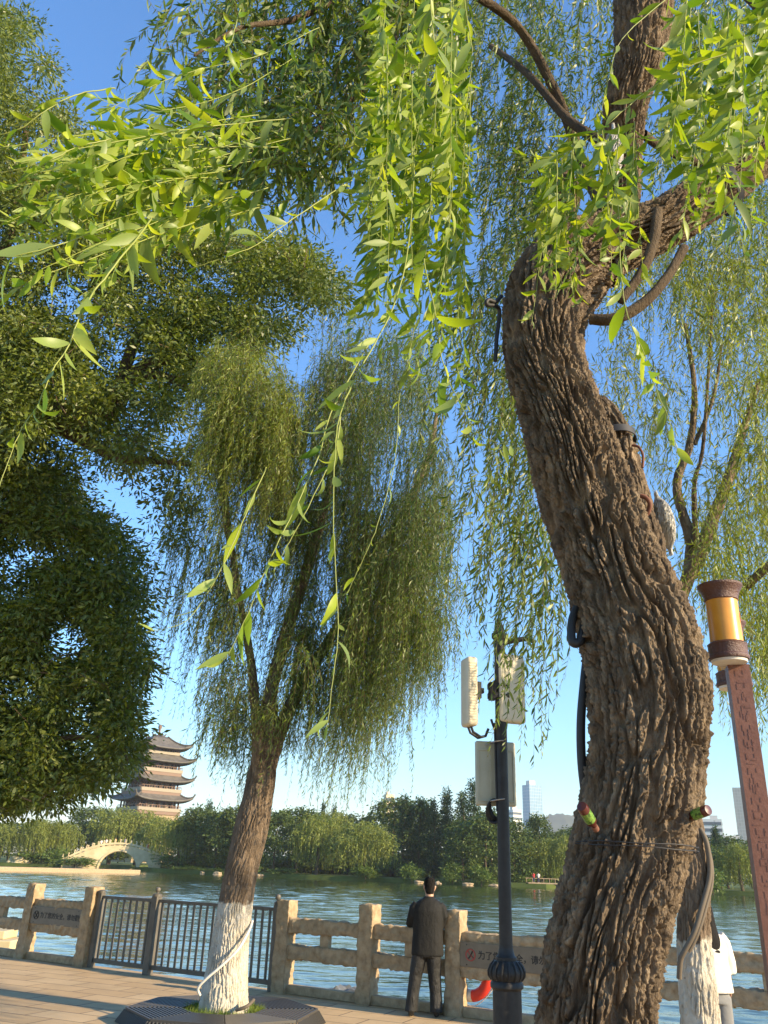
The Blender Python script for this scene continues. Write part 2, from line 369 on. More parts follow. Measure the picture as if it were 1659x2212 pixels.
def foliage_obj(name, parts, mats, parent, stems=None):
    """one mesh from leaf arrays (material 0) and stem arrays (material 1)"""
    V = []; F = []; A = []; MI = []; o = 0
    for v, f, a in parts: V.append(v); F.append(f + o); A.append(a); MI.append(np.zeros(len(f), int)); o += len(v)
    if stems:
        for v, f in stems: V.append(v); F.append(f + o); A.append(np.full(len(v), 0.5)); MI.append(np.ones(len(f), int)); o += len(v)
    V = np.vstack(V) - (np.array(parent.location) if parent else 0)
    return link(name, np_mesh(name, V, [np.vstack(F)], np.concatenate(MI), True, {'rnd': np.concatenate(A)}), mats, parent)
def inside(px, py, poly):
    c = np.zeros(len(px), bool); P = np.array(poly, float); j = len(P) - 1
    for i in range(len(P)):
        a, b = P[i], P[j]
        hit = ((a[1] > py) != (b[1] > py)) & (px < (b[0] - a[0]) * (py - a[1]) / (b[1] - a[1] + 1e-9) + a[0])
        c ^= hit; j = i
    return c
def sample_poly(poly, n, rng):
    P = np.array(poly, float); lo, hi = P.min(0), P.max(0); X = []; Y = []; t = 0
    while t < n:
        x = rng.uniform(lo[0], hi[0], n * 2); y = rng.uniform(lo[1], hi[1], n * 2); k = inside(x, y, P)
        X.append(x[k]); Y.append(y[k]); t += k.sum()
    return np.concatenate(X)[:n], np.concatenate(Y)[:n]
def hanging(anchor, length, rng, m=9, sway=0.10, arch=0.25, lean=(-0.10, 0.0)):
    """drooping strand paths: out over an arch, then straight down with a drift"""
    n = len(anchor); a = rng.uniform(0, 2 * math.pi, n); t = np.linspace(0, 1, m)[None, :]
    out = arch * (0.4 + rng.random(n))[:, None] * (1 - np.exp(-4 * t))
    drift = np.array(lean)[None, :] * length[:, None]
    ph = rng.uniform(0, 6.28, (n, 1)); sw = sway * (0.3 + rng.random((n, 1)))
    x = np.cos(a)[:, None] * out + drift[:, 0:1] * t ** 1.5 + sw * t * np.sin(ph + 3.0 * t)
    y = np.sin(a)[:, None] * out + drift[:, 1:2] * t ** 1.5 + sw * t * np.cos(ph + 2.4 * t)
    z = -length[:, None] * t + arch * 0.5 * (1 - np.exp(-6 * t)) * np.exp(-3 * t) * 2
    return anchor[:, None, :] + np.stack([x, y, z], -1)
def blob_leaves(cent, per, rad, leaf_len, leaf_w, rng, rows=3, flat=0.7):
    """sprays of leaves round cluster centres"""
    n = len(cent) * per; c = np.repeat(cent, per, 0)
    off = rng.normal(size=(n, 3)) * np.array([1, 1, flat]) * rad * 0.55
    ax = norm(off + 0.35 * rng.normal(size=(n, 3)) * rad + np.array([0, 0, -0.35]) * rad)
    nr = norm(rng.normal(size=(n, 3)) + np.array([0.3, -0.3, 0.35]))
    ln = leaf_len * (1 + 0.3 * rng.normal(size=n)).clip(0.4, 1.7)
    return leaves(c + off, ax, nr, ln, leaf_w * ln / leaf_len, 0.5 * rng.normal(size=n), rows, 0.0, np.clip(np.repeat(rng.random(len(cent)), per) * 0.5 + rng.random(n) * 0.5, 0, 1))

# ------------------------------------------------------------------ the setting: paving, water, far land
WATER_Z = -0.6
FP0 = np.array([1.21, 12.8]); FD = np.array([0.8467, -0.5321])     # a point on the fence line and its direction
FNRM = np.array([0.5321, 0.8467])                                  # towards the water
FRZ = math.atan2(FD[1], FD[0])
def fpt(t, off=0.0, z=0.0):
    p = FP0 + FD * t + FNRM * off; return np.array([p[0], p[1], z])
M_pave = mat('paving_slabs', rough=0.85, spec=0.25)
def _pave():
    m = M_pave; b = m.node_tree.nodes['Principled BSDF']
    tc = N(m, 'ShaderNodeTexCoord'); mp = N(m, 'ShaderNodeMapping'); mp.inputs['Rotation'].default_value = (0, 0, R(24)); L(m, tc.outputs['Object'], mp.inputs[0])
    br = N(m, 'ShaderNodeTexBrick', Scale=1.0); br.inputs['Mortar Size'].default_value = 0.011; br.inputs['Mortar Smooth'].default_value = 0.3
    br.inputs['Brick Width'].default_value = 0.9; br.inputs['Row Height'].default_value = 0.45; br.offset = 0.5
    br.inputs['Color1'].default_value = (0.50, 0.345, 0.185, 1); br.inputs['Color2'].default_value = (0.58, 0.42, 0.24, 1); br.inputs['Mortar'].default_value = (0.14, 0.10, 0.07, 1)
    L(m, mp.outputs[0], br.inputs['Vector'])
    nz = N(m, 'ShaderNodeTexNoise', Scale=1.7, Detail=8.0, Roughness=0.65); L(m, tc.outputs['Object'], nz.inputs['Vector'])
    rp = N(m, 'ShaderNodeMapRange'); rp.inputs['To Min'].default_value = 0.6; rp.inputs['To Max'].default_value = 1.3; L(m, nz.outputs['Fac'], rp.inputs['Value'])
    hs = N(m, 'ShaderNodeMix', data_type='RGBA', blend_type='MULTIPLY'); hs.inputs['Factor'].default_value = 1.0
    L(m, br.outputs['Color'], hs.inputs['A']); L(m, rp.outputs[0], hs.inputs['B']); L(m, hs.outputs['Result'], b.inputs['Base Color'])
    n2 = N(m, 'ShaderNodeTexNoise', Scale=60.0, Detail=6.0); L(m, tc.outputs['Object'], n2.inputs['Vector'])
    ad = N(m, 'ShaderNodeMath', operation='MULTIPLY_ADD'); ad.inputs[1].default_value = -0.8; L(m, br.outputs['Fac'], ad.inputs[0]); L(m, n2.outputs['Fac'], ad.inputs[2])
    bp = N(m, 'ShaderNodeBump', Strength=0.5, Distance=0.008); L(m, ad.outputs[0], bp.inputs['Height']); L(m, bp.outputs[0], b.inputs['Normal'])
_pave()
a, b_ = fpt(-60, 0.22), fpt(45, 0.22)
V = [(a[0], a[1], 0), (b_[0], b_[1], 0), (b_[0], -40, 0), (a[0], -40, 0), (a[0], a[1], -1.2), (b_[0], b_[1], -1.2)]
me = bpy.data.meshes.new('paving'); me.from_pydata(V, [], [(0, 3, 2, 1), (0, 1, 5, 4)])
tag(link('paving', me, M_pave), kind='structure')

M_water = mat('lake_water', (0.036, 0.055, 0.018), 0.05)
def _water():
    m = M_water; b = m.node_tree.nodes['Principled BSDF']; b.inputs['IOR'].default_value = 1.33
    tc = N(m, 'ShaderNodeTexCoord')
    hs = []
    for st, sc, w, dt in (((0.55, 1.25, 1), 0.85, 0.62, 2.0), ((0.6, 1.3, 1), 2.6, 0.26, 3.0), ((0.7, 1.2, 1), 8.0, 0.06, 2.0)):
        mp = N(m, 'ShaderNodeMapping'); mp.inputs['Scale'].default_value = st; mp.inputs['Rotation'].default_value = (0, 0, R(12)); L(m, tc.outputs['Object'], mp.inputs[0])
        nz = N(m, 'ShaderNodeTexNoise', Scale=sc, Detail=dt, Roughness=0.5, Distortion=0.6); L(m, mp.outputs[0], nz.inputs['Vector'])
        ml = N(m, 'ShaderNodeMath', operation='MULTIPLY'); ml.inputs[1].default_value = w; L(m, nz.outputs['Fac'], ml.inputs[0]); hs.append(ml)
    a1 = N(m, 'ShaderNodeMath', operation='ADD'); L(m, hs[0].outputs[0], a1.inputs[0]); L(m, hs[1].outputs[0], a1.inputs[1])
    a2 = N(m, 'ShaderNodeMath', operation='ADD'); L(m, a1.outputs[0], a2.inputs[0]); L(m, hs[2].outputs[0], a2.inputs[1])
    bp = N(m, 'ShaderNodeBump', Strength=0.5, Distance=0.10); L(m, a2.outputs[0], bp.inputs['Height']); L(m, bp.outputs[0], b.inputs['Normal'])
_water()
def water_mesh():
    """rippled lake surface: a fan of rows that widen with distance, then flat sheets out to the horizon"""
    ys = [4.0]
    while ys[-1] < 300: ys.append(ys[-1] + max(0.13, 0.0026 * ys[-1] ** 1.25))
    ys = np.array(ys); nu = 460; u = np.linspace(-1, 1, nu)
    Y, U = np.meshgrid(ys, u, indexing='ij'); X = U * (0.72 * Y + 12) + 4
    patch = 0.45 + 0.9 * vnoise(X / 26, Y / 14, None, 3)
    h = 0.066 * (fbm(X / 1.5 + .2 * Y, Y / 0.95, None, 1, 3) - .5) + 0.060 * (fbm(X / 5.0, Y / 2.6, None, 5, 2) - .5) + 0.03 * (fbm(X / 0.55, Y / .38 + .3 * X, None, 9, 2) - .5)
    edge = np.clip((1 - np.abs(U)) * 12, 0, 1) * np.clip((300 - Y) / 30, 0, 1)
    Z = WATER_Z + h * patch * edge * (1 + Y / 160)
    n, m = X.shape; V = np.stack([X, Y, Z], -1).reshape(-1, 3)
    i, k = np.meshgrid(np.arange(n - 1), np.arange(m - 1), indexing='ij'); a = i * m + k
    F = np.stack([a, a + 1, a + m + 1, a + m], -1).reshape(-1, 4)
    base = len(V); x0, x1 = X[0, 0], X[0, -1]; y1 = ys[-1]; xa, xb = X[-1, 0], X[-1, -1]
    E_ = np.array([(-6000, 4, WATER_Z), (x0, 4, WATER_Z), (xa, y1, WATER_Z), (-6000, y1, WATER_Z), (x1, 4, WATER_Z), (6000, 4, WATER_Z), (6000, y1, WATER_Z), (xb, y1, WATER_Z), (-6000, 9000, WATER_Z), (6000, 9000, WATER_Z)])
    F2 = np.array([(0, 1, 2, 3), (4, 5, 6, 7), (3, 7, 9, 8)]) + base; F2[2] = np.array([3, 6, 9, 8]) + base
    return np_mesh('water', np.vstack([V, E_]), [F, F2])
tag(link('water', water_mesh(), M_water), kind='structure')

M_land = noise_color(mat('far_grass', rough=0.95, spec=0.1), ((0.35, (0.06, 0.085, 0.022)), (0.6, (0.11, 0.135, 0.035)), (0.8, (0.19, 0.16, 0.09))), scale=0.25)
shore = [(-900, 240), (-300, 205), (-120, 187), (-66, 186), (-62, 186), (-61, 260), (-52, 262), (-49.5, 189), (-44, 181), (-30, 172), (-12, 166), (4, 162), (16, 157), (30, 154), (44, 160), (52, 166), (58, 160), (80, 152), (130, 150), (400, 150), (1500, 200)]
nsh = len(shore)
V = [(x, y, 0.05) for x, y in shore] + [(x, y, WATER_Z - 1) for x, y in shore] + [(x * 4, 6500 + 0 * y, 0.05) for x, y in shore]
Fc = [(i, i + 1, nsh + i + 1, nsh + i) for i in range(nsh - 1)] + [(i + 1, i, 2 * nsh + i, 2 * nsh + i + 1) for i in range(nsh - 1)]
me = bpy.data.meshes.new('far_shore'); me.from_pydata(V, [], Fc); tag(link('far_shore', me, M_land), kind='structure')

# hills beyond the city
def hill(pts, d, depth, name):
    rng = np.random.default_rng(5); V = []; F = []; nx = len(pts) * 6; ny = 10
    xs = np.interp(np.linspace(0, len(pts) - 1, nx), range(len(pts)), [p[0] for p in pts]); zs = np.interp(np.linspace(0, len(pts) - 1, nx), range(len(pts)), [p[1] for p in pts])
    for j in range(ny):
        f = j / (ny - 1); prof = math.sin(math.pi * min(1, f * 1.0)) ** 0.8
        for i in range(nx): V.append((xs[i] * (1 + f * 0.1), d + depth * (f - 0.5), max(0.0, zs[i] * prof + (rng.random() - .5) * 10 * prof) - 4 * (j in (0, ny - 1))))
    F = [(j * nx + i, j * nx + i + 1, (j + 1) * nx + i + 1, (j + 1) * nx + i) for j in range(ny - 1) for i in range(nx - 1)]
    me = bpy.data.meshes.new(name); me.from_pydata(V, [], F); me.polygons.foreach_set('use_smooth', [True] * len(F))
    tag(link(name, me, noise_color(mat('wooded_hill', rough=0.95, spec=0.05), ((0.35, (0.035, 0.055, 0.03)), (0.7, (0.075, 0.09, 0.05))), scale=0.02, coord='Object')), kind='structure')
hp = [D(x, y, 3000) for x, y in ((980, 1850), (1060, 1810), (1120, 1775), (1150, 1764), (1185, 1756), (1215, 1760), (1250, 1770), (1300, 1784), (1360, 1786), (1450, 1800), (1540, 1822), (1620, 1832), (1760, 1850), (1900, 1900))]
hill([(p[0], p[2]) for p in hp], 3000, 900, 'hills')

# ------------------------------------------------------------------ far shore trees: prototypes, then copies sharing their meshes
def trunk_proto(name, h, r):
    mb = MB(); mb.tube([(0, 0, -0.4), (0.03 * h, 0, h * 0.4), (0.0, 0.02 * h, h)], [r, r * 0.75, r * 0.35], 7); me = bpy.data.meshes.new(name)
    me.from_pydata(mb.v, [], mb.f); me.materials.append(M_bark_dark); return me
def proto_crown(name, kind, seed):
    rng = np.random.default_rng(seed)
    if kind == 'willow':                               # 10 m tall, about 9 m wide
        n = 300; a = rng.uniform(0, 6.283, n); rr = np.sqrt(rng.random(n)); lob = 1 + 0.16 * np.sin(3 * a + seed) + 0.1 * np.sin(5 * a + 2 * seed)
        top = 9.9 - 3.6 * rr ** 2.4 - 1.6 * rng.random(n) * (0.5 + 0.5 * np.sin(a * 4 + seed)) - 0.8 * rng.random(n)
        an = np.stack([4.0 * lob * rr * np.cos(a), 4.0 * lob * rr * np.sin(a), top], 1)
        ln = (top - 0.2 - 2.2 * rng.random(n) ** 2 * (1.4 - rr)) * (0.45 + 0.55 * rng.random(n)); ln = np.clip(ln, 1.2, 9)
        pa = hanging(an, ln, rng, 9, 0.25, 0.7, (-0.04, 0))
        p1 = leafy_strands(pa, 0.17, 0.42, 0.10, rng, 3, 0, 0.4, 0.8, 0.4, wind=0.2)
        c = an[rng.random(n) < 0.35] + np.array([0, 0, -0.3]); p2 = blob_leaves(c, 26, 0.7, 0.4, 0.12, rng)
        parts = [p1, p2]; m = M_far_willow
    elif kind == 'broad':                              # 10 m tall, 7 m wide
        n = 95; a = rng.uniform(0, 6.283, n); zz = 1.4 + 8.2 * rng.random(n) ** 0.85
        rad = 3.3 * np.sqrt(np.clip(1 - ((zz - 4.9) / 5.1) ** 2, 0.02, 1)) * (0.5 + 0.55 * rng.random(n)) * (1 + 0.2 * np.sin(2 * a + seed))
        c = np.stack([rad * np.cos(a), rad * np.sin(a), zz], 1); parts = [blob_leaves(c, 46, 0.85, 0.38, 0.2, rng)]; m = M_far_broad
    elif kind == 'conifer':                            # 10 m tall, 3.6 m wide, pointed
        n = 130; zz = 0.8 + 9.2 * rng.random(n) ** 1.15; a = rng.uniform(0, 6.283, n)
        rad = 1.75 * np.clip(1 - zz / 10.3, 0.02, 1) ** 0.8 * (0.35 + 0.75 * rng.random(n))
        c = np.stack([rad * np.cos(a), rad * np.sin(a), zz], 1); parts = [blob_leaves(c, 34, 0.42, 0.30, 0.11, rng, flat=0.8)]; m = M_far_dark
    else:                                              # bush 2 m tall, 2.6 m wide
        n = 40; a = rng.uniform(0, 6.283, n); r_ = np.sqrt(rng.random(n)); zz = 0.2 + 1.6 * rng.random(n) * (1 - 0.5 * r_ ** 2)
        c = np.stack([1.2 * r_ * np.cos(a), 1.2 * r_ * np.sin(a), zz], 1); parts = [blob_leaves(c, 40, 0.38, 0.24, 0.1, rng)]; m = M_far_bush
    V = np.vstack([p[0] for p in parts]); o = 0; F = []
    for p in parts: F.append(p[1] + o); o += len(p[0])
    me = np_mesh(name, V, [np.vstack(F)], None, True, {'rnd': np.concatenate([p[2] for p in parts])}); me.materials.append(m); return me
PROTO = {k: [proto_crown('crown', k, 31 * i + 7) for i in range(nv)] for k, nv in (('willow', 4), ('broad', 4), ('conifer', 4), ('bush', 3))}
TRUNK = {'willow': trunk_proto('trunk', 7.5, 0.28), 'broad': trunk_proto('trunk', 7.5, 0.22), 'conifer': trunk_proto('trunk', 9.3, 0.16), 'bush': trunk_proto('stem', 1.2, 0.05)}
SIZE = {'willow': (10, 8.6), 'broad': (10, 7.0), 'conifer': (10, 3.6), 'bush': (2, 2.6)}
KIND_NAME = {'willow': ('weeping_willow', 'tree'), 'broad': ('broadleaf_tree', 'tree'), 'conifer': ('conifer_tree', 'tree'), 'bush': ('bush', 'bush')}
_rt = random.Random(3)
def far(kind, x, ytop, d, wpx, label, group=None):
    base = D(x, 1885, d); top = D(x + 0.08 * (1885 - ytop), ytop, d); h = top[2] - 0.0; w = px2m(wpx, top)
    nm, cat = KIND_NAME[kind]; r = empty(nm, (base[0], d, 0.0), label, cat, group, _rt.uniform(0, 6.28))
    sh, sw = SIZE[kind]; r.scale = (w / sw, w / sw, h / sh)
    link('trunk' if kind != 'bush' else 'stem', TRUNK[kind], None, r); link('crown' if kind != 'bush' else 'foliage', _rt.choice(PROTO[kind]), None, r)
    return r
GW, GB, GC, GU, GD = 'weeping willows on the far shore', 'broadleaf trees on the far shore', 'pointed conifers on the far shore', 'bushes along the far waterline', 'trees of the wood behind the far shore'
for args in (
    ('willow', -10, 1772, 190, 120, 'pale weeping willow at the far shore cut by the left edge of the photo', GW),
    ('willow', 62, 1760, 190, 90, 'slim pale weeping willow over the rocks left of the stone bridge', GW),
    ('willow', 112, 1768, 193, 95, 'weeping willow with a bare white trunk between rocks and stone bridge', GW),
    ('bush', 55, 1838, 189, 75, 'round pruned bush above the rocks under the left shore willows', GU),
    ('bush', 128, 1826, 188, 75, 'tall yellow green bush at the water left of the dark green bush by the bridge', GU),
    ('bush', 158, 1846, 182, 85, 'dark green bush covering the left foot of the stone bridge', GU),
    ('willow', 384, 1752, 187, 105, 'bright weeping willow hanging over the right end of the stone bridge', GW),
    ('willow', 232, 1736, 232, 130, 'rounded willow rising straight behind the crown of the stone bridge', GW),
    ('willow', 288, 1742, 236, 130, 'willow behind the bridge standing under the pagoda', GW),
    ('broad', 180, 1742, 240, 110, 'dark broadleaf tree behind the left half of the stone bridge', GB),
    ('willow', 330, 1758, 205, 90, 'darker willow in shade just behind the right end of the bridge', GW),
    ('broad', 415, 1742, 188, 95, 'olive broadleaf tree beside the bright willow right of the bridge', GB),
    ('broad', 462, 1750, 182, 110, 'dark broadleaf tree left of the whitewashed willow trunk over the water', GB),
    ('conifer', 436, 1726, 225, 36, 'single spiky conifer top standing above the trees right of the pagoda', GC),
    ('broad', 505, 1742, 178, 110, 'dark broadleaf tree seen right behind the whitewashed willow trunk', GB),
    ('broad', 590, 1752, 172, 85, 'light green broadleaf tree just right of the whitewashed willow trunk', GB),
    ('broad', 640, 1745, 185, 95, 'dark rounded tree behind the left one of the two big hanging willows', GB),
    ('willow', 682, 1752, 171, 130, 'left one of the two big pale willows hanging over the water in mid shore', GW),
    ('willow', 782, 1770, 167, 150, 'right and brighter one of the two big pale willows hanging over the water', GW),
    ('willow', 718, 1746, 186, 110, 'taller olive willow crown rising between and behind the two big pale willows', GW),
    ('conifer', 690, 1738, 215, 26, 'tiny conifer tip above the left big pale willow', GC),
    ('conifer', 715, 1735, 215, 26, 'tiny conifer tip above the taller olive willow', GC),
    ('broad', 850, 1726, 190, 120, 'wide dark broadleaf crown right of the big pale willows', GB),
    ('broad', 905, 1730, 180, 90, 'broadleaf tree between the wide dark crown and the first conifer', GB),
    ('conifer', 872, 1716, 178, 58, 'first tall conifer of the row, nearest the big pale willows', GC),
    ('conifer', 905, 1726, 178, 52, 'short conifer between the first tall conifer and the one above the man', GC),
    ('conifer', 936, 1728, 176, 46, 'low dark conifer straight above the standing man', GC),
    ('conifer', 964, 1700, 176, 52, 'slim tall conifer just right of the standing man', GC),
    ('conifer', 1000, 1712, 172, 66, 'broad conifer halfway between the man and the lamp post', GC),
    ('conifer', 1024, 1688, 174, 58, 'tallest conifer of the row, left beside the lamp post', GC),
    ('conifer', 1064, 1742, 176, 62, 'conifer half hidden behind the lamp post and its grey box', GC),
    ('broad', 1000, 1780, 160, 95, 'leafy broadleaf tree with forked pale trunk below the conifers', GB),
    ('broad', 1052, 1762, 160, 110, 'broadleaf tree behind the lamp post shaft over the water', GB),
    ('broad', 1108, 1772, 165, 100, 'light broadleaf tree right beside the lamp post shaft', GB),
    ('willow', 1160, 1808, 168, 120, 'low willow right of the lamp post above the small jetty', GW),
    ('broad', 1168, 1762, 185, 70, 'dark rounded tree in front of the hill and below the glass tower', GB),
    ('conifer', 1160, 1766, 187, 40, 'conifer tip at the foot of the glass tower', GC),
    ('willow', 1225, 1800, 166, 100, 'willow at the left edge of the big willow trunk over the water', GW),
    ('conifer', 1556, 1782, 175, 36, 'slim poplar like tree in front of the white office block', GC),
    ('broad', 1530, 1815, 165, 80, 'low tree right of the second trunk with the hose, on the far shore', GB),
    ('willow', 1600, 1818, 160, 110, 'willow on the far shore between office block and lantern post', GW),
    ('broad', 1570, 1806, 185, 110, 'dark tree behind the far shore willow by the lantern post', GB),
    ('broad', 1655, 1812, 165, 110, 'dark tree on the far shore cut by the right edge of the photo', GB),
    ('bush', 1535, 1872, 152, 60, 'reed like bush at the waterline right of the second trunk', GU),
    ('bush', 790, 1868, 163, 60, 'bush at the water under the right big pale willow', GU),
    ('bush', 890, 1858, 160, 50, 'bush at the waterline left of the man', GU),
    ('bush', 978, 1862, 157, 48, 'bush at the waterline right of the man', GU),
    ('bush', 1040, 1864, 156, 48, 'bush at the waterline just left of the lamp post', GU),
    ('bush', 1130, 1868, 164, 60, 'bush at the waterline right of the lamp post', GU),
    ('bush', 400, 1868, 178, 60, 'bush at the waterline below the olive broadleaf tree', GU),
    ('bush', 455, 1872, 175, 60, 'bush at the waterline left of the whitewashed trunk', GU),
    ('bush', 610, 1872, 169, 60, 'bush at the waterline right of the whitewashed trunk', GU)):
    far(*args)
for i, x in enumerate(np.linspace(380, 1260, 17)):
    far('broad', x + _rt.uniform(-12, 12), _rt.uniform(1752, 1772) + (38 if x > 1080 else 0), _rt.uniform(200, 225), 110, 'dark broadleaf tree in the second row of the wood behind the far shore trees', GD)
for i, x in enumerate(np.linspace(390, 1250, 20)):
    far('bush', x, 1838, _rt.uniform(186, 196), 110, 'dark undergrowth bush in shade behind the far shore trees', 'undergrowth bushes behind the far shore trees')
for i, x in enumerate(np.linspace(-60, 230, 5)):
    far('broad', x, 1775, 235, 120, 'dark tree in the wood behind the left shore willows', 'trees behind the left shore willows')
for x in np.linspace(1490, 1690, 4):
    far('broad', x, 1835, 210, 110, 'dark tree in the low wood behind the right far shore', 'trees behind the right far shore')

# ------------------------------------------------------------------ stone bridge
def bridge():
    A = D(135, 1876, 188); B = D(334, 1882, 188); base = np.array([(A[0] + B[0]) / 2, 190, WATER_Z])
    r = empty('stone_bridge', base, 'pale stone arch bridge with a large and a small arch across the water', 'bridge', rz=R(14))
    Wd = (B[0] - A[0]) * 1.03; dep = 5.5; n = 90; xs = np.linspace(-Wd / 2, Wd / 2, n)
    htop = lambda x: 1.3 + 3.3 * max(0, 1 - (abs(x - 1.2) / 10.5) ** 2.0)
    a1, r1, h1 = 1.25, 3.8, 3.5
    a2, r2, h2 = 6.5, 1.0, 1.75
    def arch(x):
        z = -0.5
        if abs(x - a1) < r1: z = max(z, h1 * math.sqrt(1 - ((x - a1) / r1) ** 2))
        if abs(x - a2) < r2: z = max(z, h2 * math.sqrt(1 - ((x - a2) / r2) ** 2))
        return z
    xs = np.unique(np.concatenate([xs, a1 + r1 * np.cos(np.linspace(0, math.pi, 30)), a2 + r2 * np.cos(np.linspace(0, math.pi, 16))]))
    mb = MB(); m = len(xs); V = []
    for x in xs: V += [(x, -dep / 2, arch(x)), (x, -dep / 2, htop(x)), (x, dep / 2, arch(x)), (x, dep / 2, htop(x))]
    Fc = []
    for i in range(m - 1):
        o, p = 4 * i, 4 * i + 4
        Fc += [(o, p, p + 1, o + 1), (o + 2, o + 3, p + 3, p + 2), (o, o + 2, p + 2, p), (o + 1, p + 1, p + 3, o + 3)]
    Fc += [(0, 1, 3, 2), (4 * m - 4, 4 * m - 2, 4 * m - 1, 4 * m - 3)]
    mb.add(V, Fc); mb.build('arch_body', M_stone_pale, r)
    mb = MB()
    for (c, rr, hh) in ((a1, r1, h1), (a2, r2, h2)):
        pts = [(c + (rr + 0.22) * math.cos(t), -dep / 2 - 0.12, (hh + 0.22) * math.sin(t)) for t in np.linspace(0, math.pi, 30)]; mb.tube(pts, 0.17, 4)
    mb.build('arch_ring', M_stone_pale, r)
    for sy in (-1, 1):
        mb = MB(); pts = [(x, sy * (dep / 2 - 0.15), htop(x) + 0.5) for x in np.linspace(-Wd / 2, Wd / 2, 40)]; mb.tube(pts, 0.26, 4); mb.tube([(p[0], p[1], p[2] - 0.5) for p in pts], 0.16, 4)
        for x in np.linspace(-Wd / 2, Wd / 2, 19): mb.box((x, sy * (dep / 2 - 0.15), htop(x) + 0.6), (0.22, 0.22, 1.0)); mb.lathe([(0.08, 0), (0.16, 0.1), (0.14, 0.22), (0.03, 0.32)], 8, (x, sy * (dep / 2 - 0.15), htop(x) + 1.08))
        mb.build('parapet', M_stone_pale, r)
    return r, htop, Wd
BR, BR_TOP, BR_W = bridge()
def tiny_person(loc, shirt, trousers, label, cat='person', rz=0.0, group=None, h=1.65):
    r = empty('person', loc, label, cat, group, rz); s = h / 1.65
    mb = MB(); mb.lathe([(0.03, 1.30), (0.075, 1.36), (0.07, 1.42), (0.095, 1.5), (0.1, 1.56), (0.07, 1.63), (0.01, 1.655)], 10)
    for x in (-.09, .09): mb.tube([(x, 0, .1), (x, .01, .45), (x * .9, 0, .85)], [.05, .06, .08], 8); mb.box((x, .05, .04), (.09, .24, .08))
    for x in (-1, 1): mb.tube([(x * .2, 0, 1.32), (x * .26, -.02, 1.08), (x * .25, .08, .84)], [.05, .042, .03], 7)
    b = mb.build('body', M_skin, r, smooth=True); b.scale = (s, s, s)
    mb = MB(); mb.lathe([(0.16, .78), (0.165, .95), (0.18, 1.2), (0.19, 1.32), (0.08, 1.41)], 12)
    for x in (-1, 1): mb.tube([(x * .17, 0, 1.34), (x * .25, -.02, 1.1)], [.075, .065], 8)
    o = mb.build('shirt', shirt, r, smooth=True); o.scale = (s, s * .8, s)
    mb = MB()
    for x in (-.09, .09): mb.tube([(x, 0, .08), (x, .01, .45), (x * .8, 0, .88)], [.075, .085, .105], 8)
    o = mb.build('trousers', trousers, r, smooth=True); o.scale = (s, s, s)
    mb = MB(); mb.lathe([(0.1, 1.5), (0.112, 1.56), (0.085, 1.645), (0.01, 1.67)], 10, (0, -0.01, 0)); o = mb.build('hair', M_hair, r, smooth=True); o.scale = (s, s, s)
    return r
M_skin = mat('skin', (0.48, 0.27, 0.17), 0.5); M_hair = noise_color(mat('black_hair', rough=0.7, spec=0.15), ((0.3, (0.008, 0.007, 0.006)), (0.7, (0.02, 0.017, 0.015))), scale=40, stretch=(1, 1, .08), bump=.8, bump_scale=60)
M_red = mat('red_cloth', (0.5, 0.03, 0.02), 0.7); M_white_cloth = noise_color(mat('white_cloth', rough=0.8), ((0.3, (0.62, 0.58, 0.50)), (0.7, (0.72, 0.68, 0.60))), scale=6, bump=0.3, bump_scale=9, dist=0.02); M_yellow = mat('yellow_cloth', (0.6, 0.4, 0.06), 0.7); M_navy = mat('navy_cloth', (0.03, 0.035, 0.06), 0.8)
for fx, ms, lb in ((-0.14, M_white_cloth, 'tiny person in white standing left on the stone bridge'), (-0.09, M_white_cloth, 'tiny person in white left of the yellow shirt on the bridge'), (0.0, M_yellow, 'tiny person in a yellow shirt on top of the stone bridge'), (0.10, M_white_cloth, 'tiny person in white on the crown of the stone bridge'), (0.34, M_red, 'tiny person in red walking down the right side of the bridge')):
    q = Matrix.Rotation(R(14), 3, 'Z') @ Vector((fx * BR_W, -1.6, BR_TOP(fx * BR_W)))
    tiny_person(Vector(BR.location) + q, ms, M_navy, lb, rz=_rt.uniform(0, 6), group='people on the stone bridge')

# low stone causeway in front of the bridge, shore rocks, jetty with people
mb = MB(); c0 = G(-60, 1880, WATER_Z); c1 = G(298, 1887, WATER_Z)
dirv = Vector(c1 - c0); mb.box(((c0[0] + c1[0]) / 2, (c0[1] + c1[1]) / 2, WATER_Z + 0.02), (dirv.length, 1.2, 1.1), math.atan2(dirv.y, dirv.x))
tag(mb.build('stone_wall', M_stone, bevel=0.08), 'low pale stone causeway wall in the water before the bridge', 'wall')
def rock(loc, size, label, group, seed):
    bm = bmesh.new(); bmesh.ops.create_icosphere(bm, subdivisions=3, radius=1); rng = random.Random(seed); ph = [rng.uniform(0, 6) for _ in range(6)]
    for v in bm.verts:
        p = v.co; k = 1 + .22 * math.sin(3 * p.x + ph[0]) * math.sin(2.6 * p.y + ph[1]) + .16 * math.sin(5 * p.z + ph[2]) + .12 * math.sin(7 * p.x + 4 * p.y + ph[3])
        v.co = Vector((p.x * size[0], p.y * size[1], p.z * size[2])) * k
    me = bpy.data.meshes.new('rock'); bm.to_mesh(me); bm.free()
    return tag(link('rock', me, M_stone if 'tan' in group else M_stone_pale, loc=loc), label, 'rock', group)
for i, (x, y, s, lb) in enumerate(((28, 1864, .9, 'low pale rock at the left shore below the slim willow'), (46, 1862, 1.5, 'largest pale rock among those left of the bridge'), (62, 1866, .8, 'pale rock right of the largest rock on the left shore'))):
    p = D(x, y, 188.5); rock((p[0], 187.5, 0.3), (s, s * .8, s * .7), lb, 'pale rocks on the left shore', i)
